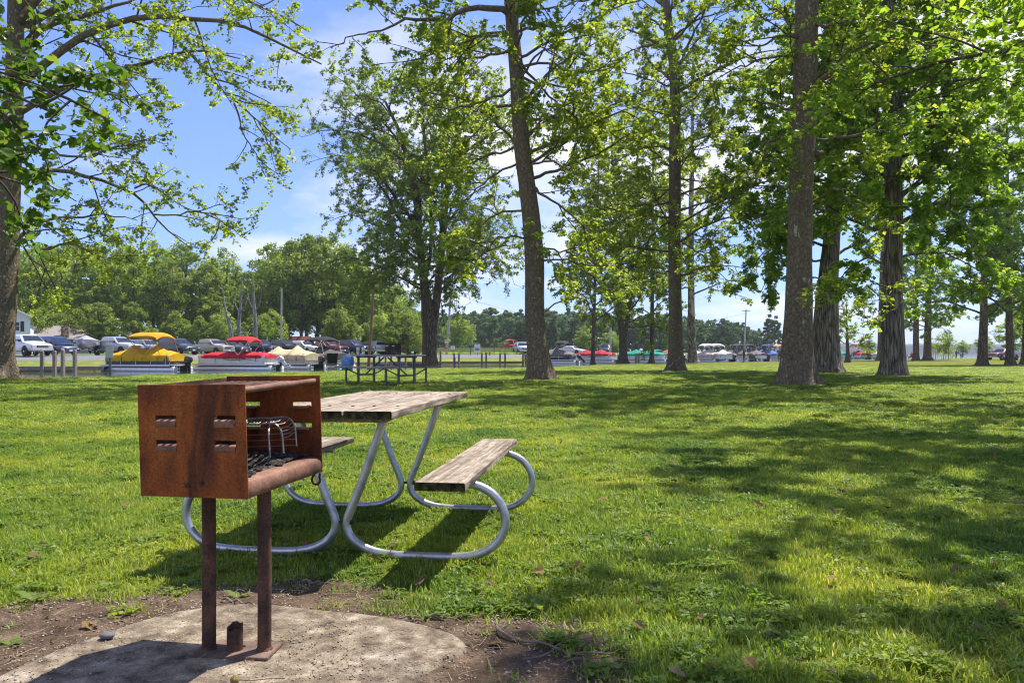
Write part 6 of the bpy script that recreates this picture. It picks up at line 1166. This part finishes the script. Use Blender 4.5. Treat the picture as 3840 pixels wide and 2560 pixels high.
# ------------------------------------------------------------------ grass, fallen leaves, twigs
def blade_clump(seed, n, rad, h, w, spread):
    r = np.random.default_rng(seed); a = r.uniform(0, 6.28, n); q = rad * np.sqrt(r.random(n)); p = np.stack([q * np.cos(a), q * np.sin(a), np.full(n, -.004)], 1)
    hh = h * r.uniform(.45, 1.2, n); az = r.uniform(0, 6.28, n); ln = spread * r.uniform(.2, 1.2, n) * hh; d = np.stack([np.cos(az), np.sin(az), np.zeros(n)], 1); s = np.stack([-np.sin(az), np.cos(az), np.zeros(n)], 1) * (w * r.uniform(.6, 1.3, n))[:, None]
    up = np.array([0, 0, 1.]); m = p + d * ln[:, None] * .35 + up * hh[:, None] * .62; t = p + d * ln[:, None] + up * hh[:, None] * .95
    V = np.stack([p - s * .7, p + s * .7, m + s * .85, m - s * .85, t], 1).reshape(-1, 3); I = np.arange(n)[:, None, None] * 5 + np.array([[0, 1, 2], [0, 2, 3], [3, 2, 4]])[None]
    rn = np.repeat(np.clip(r.beta(2.2, 2.2, n) * .9 + (r.random(n) < .05) * .5, 0, 1), 5); return np_mesh('grass_tuft', V, I.reshape(-1, 3), {'rnd': rn})
def clover_clump(seed, n, rad):
    r = np.random.default_rng(seed); a = r.uniform(0, 6.28, n); q = rad * np.sqrt(r.random(n)); p = np.stack([q * np.cos(a), q * np.sin(a), r.uniform(.012, .036, n)], 1)
    V, I, rn = leaves(np.repeat(p, 3, 0), .018, r, 1.2, .0); return np_mesh('clover_tuft', V, I, {'rnd': np.clip(rn * .7, 0, 1)})
lib = bpy.data.collections.new('grass_tufts')
def lib_add(me): me.materials.append(m_blade); lib.objects.link(bpy.data.objects.new(me.name, me))
for i in range(6): lib_add(blade_clump(600 + i, 34, .055, [.036, .046, .030, .052, .041, .034][i], .0023, [.8, .7, 1.1, .6, .9, 1.2][i]))
for i in range(2): lib_add(clover_clump(620 + i, 26, .055))
def grass_points():
    r = np.random.default_rng(9); out = []
    def zone(y0, y1, dens, sc, wide=1.0):
        hw0 = .70; n = int(dens * (hw0 * (y1 ** 2 - y0 ** 2) + 2.6 * (y1 - y0))); y = np.sqrt(r.uniform(y0 ** 2, y1 ** 2, n)); x = r.uniform(-1, 1, n) * (y * hw0 + 1.3); P = np.stack([x, y], 1)
        return P, np.full(n, sc) * r.uniform(.75, 1.3, n), np.full(n, wide)
    zs = [zone(1.5, 5.5, 400, 1.0), zone(5.5, 10, 220, 1.15), zone(10, 18, 75, 1.6), zone(18, 32, 24, 2.3), zone(32, 62, 6.5, 3.4)]
    P = np.concatenate([z[0] for z in zs]); sc = np.concatenate([z[1] for z in zs])
    dd = poly_dist(P, DIRT) * np.where(inside(P, DIRT), 1, -1); nz_ = .16 * fine_noise(P, 9, 21)
    keep = (dd + nz_ < .03) | (r.random(len(P)) < .55 * np.exp(-np.maximum(dd + nz_, 0) / .13))
    pd = poly_dist(P, PAD) * np.where(inside(P, PAD), 1, -1); keep &= pd < -.03
    keep &= P[:, 1] < edge_y(P[:, 0]) - .1
    for b_, rr in ((b1, 1.0), (b2, 1.2), (b3, .75), (b4, .9), (b6, .95), (b7, 1.3), (b8, .9), (b5, .7)): keep &= np.hypot(P[:, 0] - b_[0], (P[:, 1] - b_[1]) * .8) > rr * (.75 + .25 * np.sin(7 * np.arctan2(P[:, 1] - b_[1], P[:, 0] - b_[0])))
    bare = fine_noise(P, 1.3, 33); keep &= ~((bare > .95) & (r.random(len(P)) < .65))
    P, sc = P[keep], sc[keep]; hf = 1 + .25 * fine_noise(P, 2.2, 12) + .15 * fine_noise(P, .5, 13); return P, sc * np.clip(hf, .6, 1.5), r
P, sc, r = grass_points(); n = len(P)
clv = fine_noise(P, 2.0, 44) > .8
idx = np.where((r.random(n) < np.where(clv, .26, .09)), r.integers(0, 2, n), r.integers(2, 8, n)).astype(np.int32)
V = np.c_[P, ground_z(P[:, 0], P[:, 1])]
me = bpy.data.meshes.new('grass'); me.vertices.add(n); me.vertices.foreach_set('co', V.astype(np.float32).ravel())
for nm, tp, val in (('idx', 'INT', idx), ('scl', 'FLOAT', sc.astype(np.float32)), ('sclz', 'FLOAT', (sc / np.maximum(1, sc) ** .75 * np.interp(P[:, 1], [0, 20, 60], [1, .95, .75])).astype(np.float32)), ('rot', 'FLOAT', r.uniform(0, 6.28, n).astype(np.float32))): a = me.attributes.new(nm, tp, 'POINT'); a.data.foreach_set('value', val)
go = tag(link('grass', me, m_blade), 'short green lawn grass blades and clover', kind='stuff')
ng = bpy.data.node_groups.new('scatter_tufts', 'GeometryNodeTree'); ng.interface.new_socket('Geometry', in_out='INPUT', socket_type='NodeSocketGeometry'); ng.interface.new_socket('Geometry', in_out='OUTPUT', socket_type='NodeSocketGeometry')
N, L = ng.nodes, ng.links; gi, gou, ci, iop = N.new('NodeGroupInput'), N.new('NodeGroupOutput'), N.new('GeometryNodeCollectionInfo'), N.new('GeometryNodeInstanceOnPoints')
ci.inputs['Collection'].default_value = lib; ci.inputs['Separate Children'].default_value = True; ci.inputs['Reset Children'].default_value = True
def na(nm, tp): q = N.new('GeometryNodeInputNamedAttribute'); q.data_type = tp; q.inputs['Name'].default_value = nm; return q.outputs['Attribute']
cx = N.new('ShaderNodeCombineXYZ'); L.new(na('rot', 'FLOAT'), cx.inputs[2])
L.new(gi.outputs[0], iop.inputs['Points']); L.new(ci.outputs[0], iop.inputs['Instance']); iop.inputs['Pick Instance'].default_value = True
L.new(na('idx', 'INT'), iop.inputs['Instance Index']); L.new(cx.outputs[0], iop.inputs['Rotation']); cz = N.new('ShaderNodeCombineXYZ'); sx_ = na('scl', 'FLOAT'); L.new(sx_, cz.inputs[0]); L.new(sx_, cz.inputs[1]); L.new(na('sclz', 'FLOAT'), cz.inputs[2]); L.new(cz.outputs[0], iop.inputs['Scale']); L.new(iop.outputs[0], gou.inputs[0])
go.modifiers.new('scatter', 'NODES').node_group = ng

m_dry = [M_('dry_leaf_%d' % i, [c, tuple(k * .5 for k in c)], scale=25, rough=.8, trans=.15) for i, c in enumerate([(.17, .115, .045), (.25, .155, .055), (.27, .205, .10), (.11, .075, .035)])]
def dry_leaf(seed):
    k = random.Random(seed); V = []; cu = k.uniform(.4, 1.3)
    for a, b_, c in STAR: V.append((a - .5, b_ * 1.1, c + cu * (abs(b_) ** 1.5) * .5 + cu * .25 * (a - .5) ** 2 + k.uniform(-.04, .04)))
    V.append((0, 0, .0)); n = len(V) - 1
    me = bpy.data.meshes.new('fallen_leaf'); me.from_pydata(V, [], [(n, i, (i + 1) % n) for i in range(n)]); return me
dls = [dry_leaf(i) for i in range(6)]; r = np.random.default_rng(61)
for me, m in zip(dls, m_dry + m_dry[:2]): me.materials.append(m)
pts = []
while len(pts) < 150:
    y = 2.1 + 12 * r.random() ** 1.6; x = r.uniform(-1, 1) * y * .64; q = np.array([[x, y]])
    if poly_dist(q, PAD)[0] * (1 if inside(q, PAD)[0] else -1) > -.05 and r.random() < .85: continue
    if x < -.2 and y > 6: continue
    pts.append((x, y))
for i, (x, y) in enumerate(pts):
    q = np.array([[x, y]]); on_pad = inside(q, PAD)[0]; on_dirt = inside(q, DIRT)[0]; z = PAD_Z + .008 if on_pad else (.022 if on_dirt else float(ground_z(x, y)) + .038)
    s = r.uniform(.03, .065) * (1 + .025 * y); o = link('fallen_leaf', dls[i % 6], None, None, (x, y, z), (r.normal(0, .35), r.normal(0, .35), r.uniform(0, 6.28))); o.scale = (s, s * r.uniform(.5, 1), s)
    lab = 'dry brown leaf lying on the concrete pad' if on_pad else ('dry brown leaf lying on the bare dirt' if on_dirt else 'dry brown leaf lying on the lawn grass')
    tag(o, lab, 'leaf', 'dry leaves on the pad' if on_pad else ('dry leaves on the dirt' if on_dirt else 'dry leaves on the lawn'))
# broad green weeds in the grass
m_weed = M_('weed_leaf', [(.08, .14, .02), (.15, .22, .035)], attr='rnd', rough=.5, trans=.4)
def weed(seed):
    r = np.random.default_rng(seed); V, I = [], []; n = 7
    for j in range(n):
        a = j * 2.4 + r.uniform(-.3, .3); L_ = r.uniform(.06, .11); w = L_ * .2; el = r.uniform(.35, 1.1); o = len(V)
        for t, ww in ((0, .2), (.35, 1), (.7, .9), (1, 0)):
            x = L_ * t * math.cos(el * (1 - .5 * t)); z = L_ * t * math.sin(el * (1 - .6 * t))
            for s in (-1, 1): V.append((x * math.cos(a) - s * w * ww * math.sin(a), x * math.sin(a) + s * w * ww * math.cos(a), z))
        I += [(o + 2*i, o + 2*i + 1, o + 2*i + 3, o + 2*i + 2) for i in range(3)]
    return np_mesh('broadleaf_weed', V, I, {'rnd': np.repeat(r.random(n), 8)})
wms = [weed(i) for i in range(4)]
for me in wms: me.materials.append(m_weed)
k = 0
while k < 46:
    y = 2.3 + 6 * r.random(); x = r.uniform(-1, 1) * y * .63; q = np.array([[x, y]])
    if inside(q, PAD)[0] or (inside(q, DIRT)[0] and r.random() < .93): continue
    o = link('broadleaf_weed', wms[k % 4], None, None, (x, y, float(ground_z(x, y)) + .005), (0, 0, r.uniform(0, 6.28))); s = r.uniform(.4, .8); o.scale = (s, s, s); tag(o, 'low broadleaf weed rosette growing in the lawn', 'weed', 'weeds in the lawn'); k += 1
c = gz(75 * 1.6327, 1385 * 1.6327, 0); o = link('broadleaf_weed', wms[0], None, None, (c[0], c[1], .01), (0, 0, 1)); o.scale = (.95,) * 3; tag(o, 'upright broad weed where the dirt meets the lawn', 'weed')
# fallen sticks
m_twig = M_('fallen_twig_bark', [(.09, .065, .05), (.22, .17, .14)], scale=30, rough=.9)
def stick(label, px, r0, side=()):
    t = thing('fallen_twig', label, 'twig', gz(px[0][0] * 1.6327, px[0][1] * 1.6327, .02)); o = Vector(t.location)
    P = lambda a: Vector(gz(a[0] * 1.6327, a[1] * 1.6327, .026)) - o
    mb = MB(); p = spline([(*P(a), 0) for a in px], 22)[:, :3]; p[1:-1, 2] += .006 * np.sin(np.arange(20) * .9); mb.tube(p, list(np.linspace(r0, r0 * .45, 22)), 6); mb.build('stick', m_twig, t)
    for s in side: mb = MB(); p = spline([(*P(a), 0) for a in s], 10)[:, :3]; mb.tube(p, list(np.linspace(r0 * .7, r0 * .3, 10)), 5); mb.build('side_shoot', m_twig, t)
stick('forked fallen branch lying on the dirt beside the pad', [(1140, 1437), (1150, 1456), (1210, 1470), (1280, 1487), (1340, 1502), (1395, 1500), (1422, 1490)], .006, [[(1272, 1486), (1300, 1470), (1365, 1464)], [(1200, 1512), (1240, 1508), (1280, 1487)], [(1290, 1490), (1310, 1508), (1322, 1530)]])
stick('long thin stick lying along the back edge of the pad', [(915, 1418), (980, 1413), (1040, 1416), (1110, 1411)], .0045)
stick('short crooked stick lying behind the grill posts', [(510, 1374), (545, 1380), (590, 1387)], .006)
stick('short stick on the dark soil between grill and picnic table', [(695, 1332), (735, 1338), (780, 1330)], .006)
stick('thin pale straw stick on the pad below the dirt edge', [(300, 1435), (350, 1420), (420, 1392)], .003)
bm = bmesh.new(); bmesh.ops.create_icosphere(bm, subdivisions=3, radius=.021)
for v in bm.verts: v.co *= 1 + .05 * math.sin(40 * v.co.x) * math.sin(50 * v.co.y); v.co.z *= .6; v.co.x *= 1.2
me = bpy.data.meshes.new('pebble'); bm.to_mesh(me); bm.free(); me.shade_smooth()
tag(link('pebble', me, M_('dark_pebble', [(.09, .09, .09), (.15, .15, .15)], scale=40, rough=.8), None, gz(246 * 1.6327, 1458 * 1.6327, PAD_Z + .012)), 'dark grey pebble on the concrete pad', 'pebble')
t = thing('seed_ball', 'brown sycamore seed ball with its stalk on the pad before the base plate', 'seed ball', gz(539 * 1.6327, 1560 * 1.6327, PAD_Z + .02))
bm = bmesh.new(); bmesh.ops.create_icosphere(bm, subdivisions=4, radius=.013); rr_ = random.Random(1)
for v in bm.verts: v.co *= 1 + rr_.uniform(-.07, .07)
me = bpy.data.meshes.new('ball'); bm.to_mesh(me); bm.free(); link('ball', me, M_('seed_ball_brown', [(.14, .10, .03), (.30, .22, .08)], scale=120, rough=.9), t)
mb = MB(); mb.tube([(.008, 0, .0), (.05, .005, -.004), (.10, .03, -.008), (.14, .035, -.01)], .0016, 5); mb.build('stalk', m_twig, t)
# gravel crumbs and litter on the pad and dirt
n = 7000; P = np.stack([r.uniform(-3.2, 1.6, n * 3), r.uniform(1.9, 4.2, n * 3)], 1); P = P[inside(P, DIRT)][:n]; n = len(P); onp = inside(P, PAD); s = r.uniform(.002, .009, n) * np.where(onp, .62, .9)
oc = np.array([(1, 0, 0), (-.9, .2, 0), (.1, 1, 0), (-.1, -1, 0), (0, .1, .6), (0, 0, -.6)]); q = oc[None] * (1 + r.normal(0, .25, (n, 6, 3))); V = np.c_[P, np.where(onp, PAD_Z, .012)][:, None] + q * s[:, None, None]
tr = np.array([(0, 2, 4), (2, 1, 4), (1, 3, 4), (3, 0, 4), (2, 0, 5), (1, 2, 5), (3, 1, 5), (0, 3, 5)])
m_crumb = M_('crumb', [(.06, .045, .03), (.2, .15, .1), (.38, .32, .25)], attr='rnd', rough=.95)
tag(link('gravel_crumbs', np_mesh('gravel_crumbs', V.reshape(-1, 3), (np.arange(n)[:, None, None] * 6 + tr[None]).reshape(-1, 3), {'rnd': np.repeat(np.where(onp, .45 + .55 * r.random(n), r.random(n)), 6)}), m_crumb), 'small gravel and soil crumbs on the pad and dirt', kind='stuff')
n = 1500; P = np.stack([r.uniform(-3.2, 1.6, n * 3), r.uniform(1.9, 4.2, n * 3)], 1); P = P[inside(P, DIRT)]; P = P[(~inside(P, PAD)) | (r.random(len(P)) < .18)][:n]; n = len(P); a = r.uniform(0, 6.28, n); ln = r.uniform(.015, .09, n); z = np.where(inside(P, PAD), PAD_Z + .006, .02)
pl = np.zeros((n, 3, 3))
for i, t_ in enumerate((-.5, 0, .5)): pl[:, i] = np.c_[P[:, 0] + np.cos(a) * ln * t_, P[:, 1] + np.sin(a) * ln * t_ + (.15 * ln * (t_ == 0)), z + r.uniform(0, .008, n)]
tv = tubes(pl, np.full(n, .0011), np.full(n, .0007), 3)
tag(link('straw_litter', np_mesh('straw_litter', tv[0], tv[1], {'rnd': np.repeat(r.random(n), 9)}), M_('straw', [(.14, .09, .05), (.30, .22, .13), (.45, .36, .24)], attr='rnd', rough=.9)), 'dry straw and stalk litter on the dirt and pad', kind='stuff')

# worn soil with bark litter round the tree feet
for i, (b_, rr) in enumerate(((b1, 1.1), (b3, .95), (b4, 1.1), (b6, 1.15), (b7, 1.6), (b8, 1.15), (b2, 1.3))):
    a = np.arange(28) * 2 * math.pi / 28; q = rr * (1 + .22 * np.sin(3 * a + i) + .14 * np.sin(7 * a + 2 * i)); poly = np.c_[b_[0] + q * np.cos(a) * 1.15, b_[1] + q * np.sin(a) * .95]
    sheet('bare_soil', poly, .09, lambda P, d: ground_z(P[:, 0], P[:, 1]) + .010 + .012 * fine_noise(P, 14, i), m_dirt, ['bare soil with litter at the foot of the ' + k for k in ('leaning bank sycamore', 'bent sycamore', 'slender sycamore', 'thick sycamore', 'deep-furrowed tree', 'rough-barked maple', 'forked waterside maple')][i])

# ------------------------------------------------------------------ haze: even thin air over the whole place
mb = MB(); mb.box((300, 780, 17), (2600, 1900, 40))
m_haze = bpy.data.materials.new('thin_haze'); m_haze.use_nodes = True; t = m_haze.node_tree; t.nodes.clear()
vo = t.nodes.new('ShaderNodeVolumePrincipled'); vo.inputs['Color'].default_value = (.86, .91, 1, 1); vo.inputs['Density'].default_value = .00022; vo.inputs['Anisotropy'].default_value = .2
t.links.new(vo.outputs[0], t.nodes.new('ShaderNodeOutputMaterial').inputs['Volume'])
tag(mb.build('haze', m_haze, smooth=0), 'thin pale haze in the air over lake and park', kind='stuff')
S.cycles.volume_bounces = 0
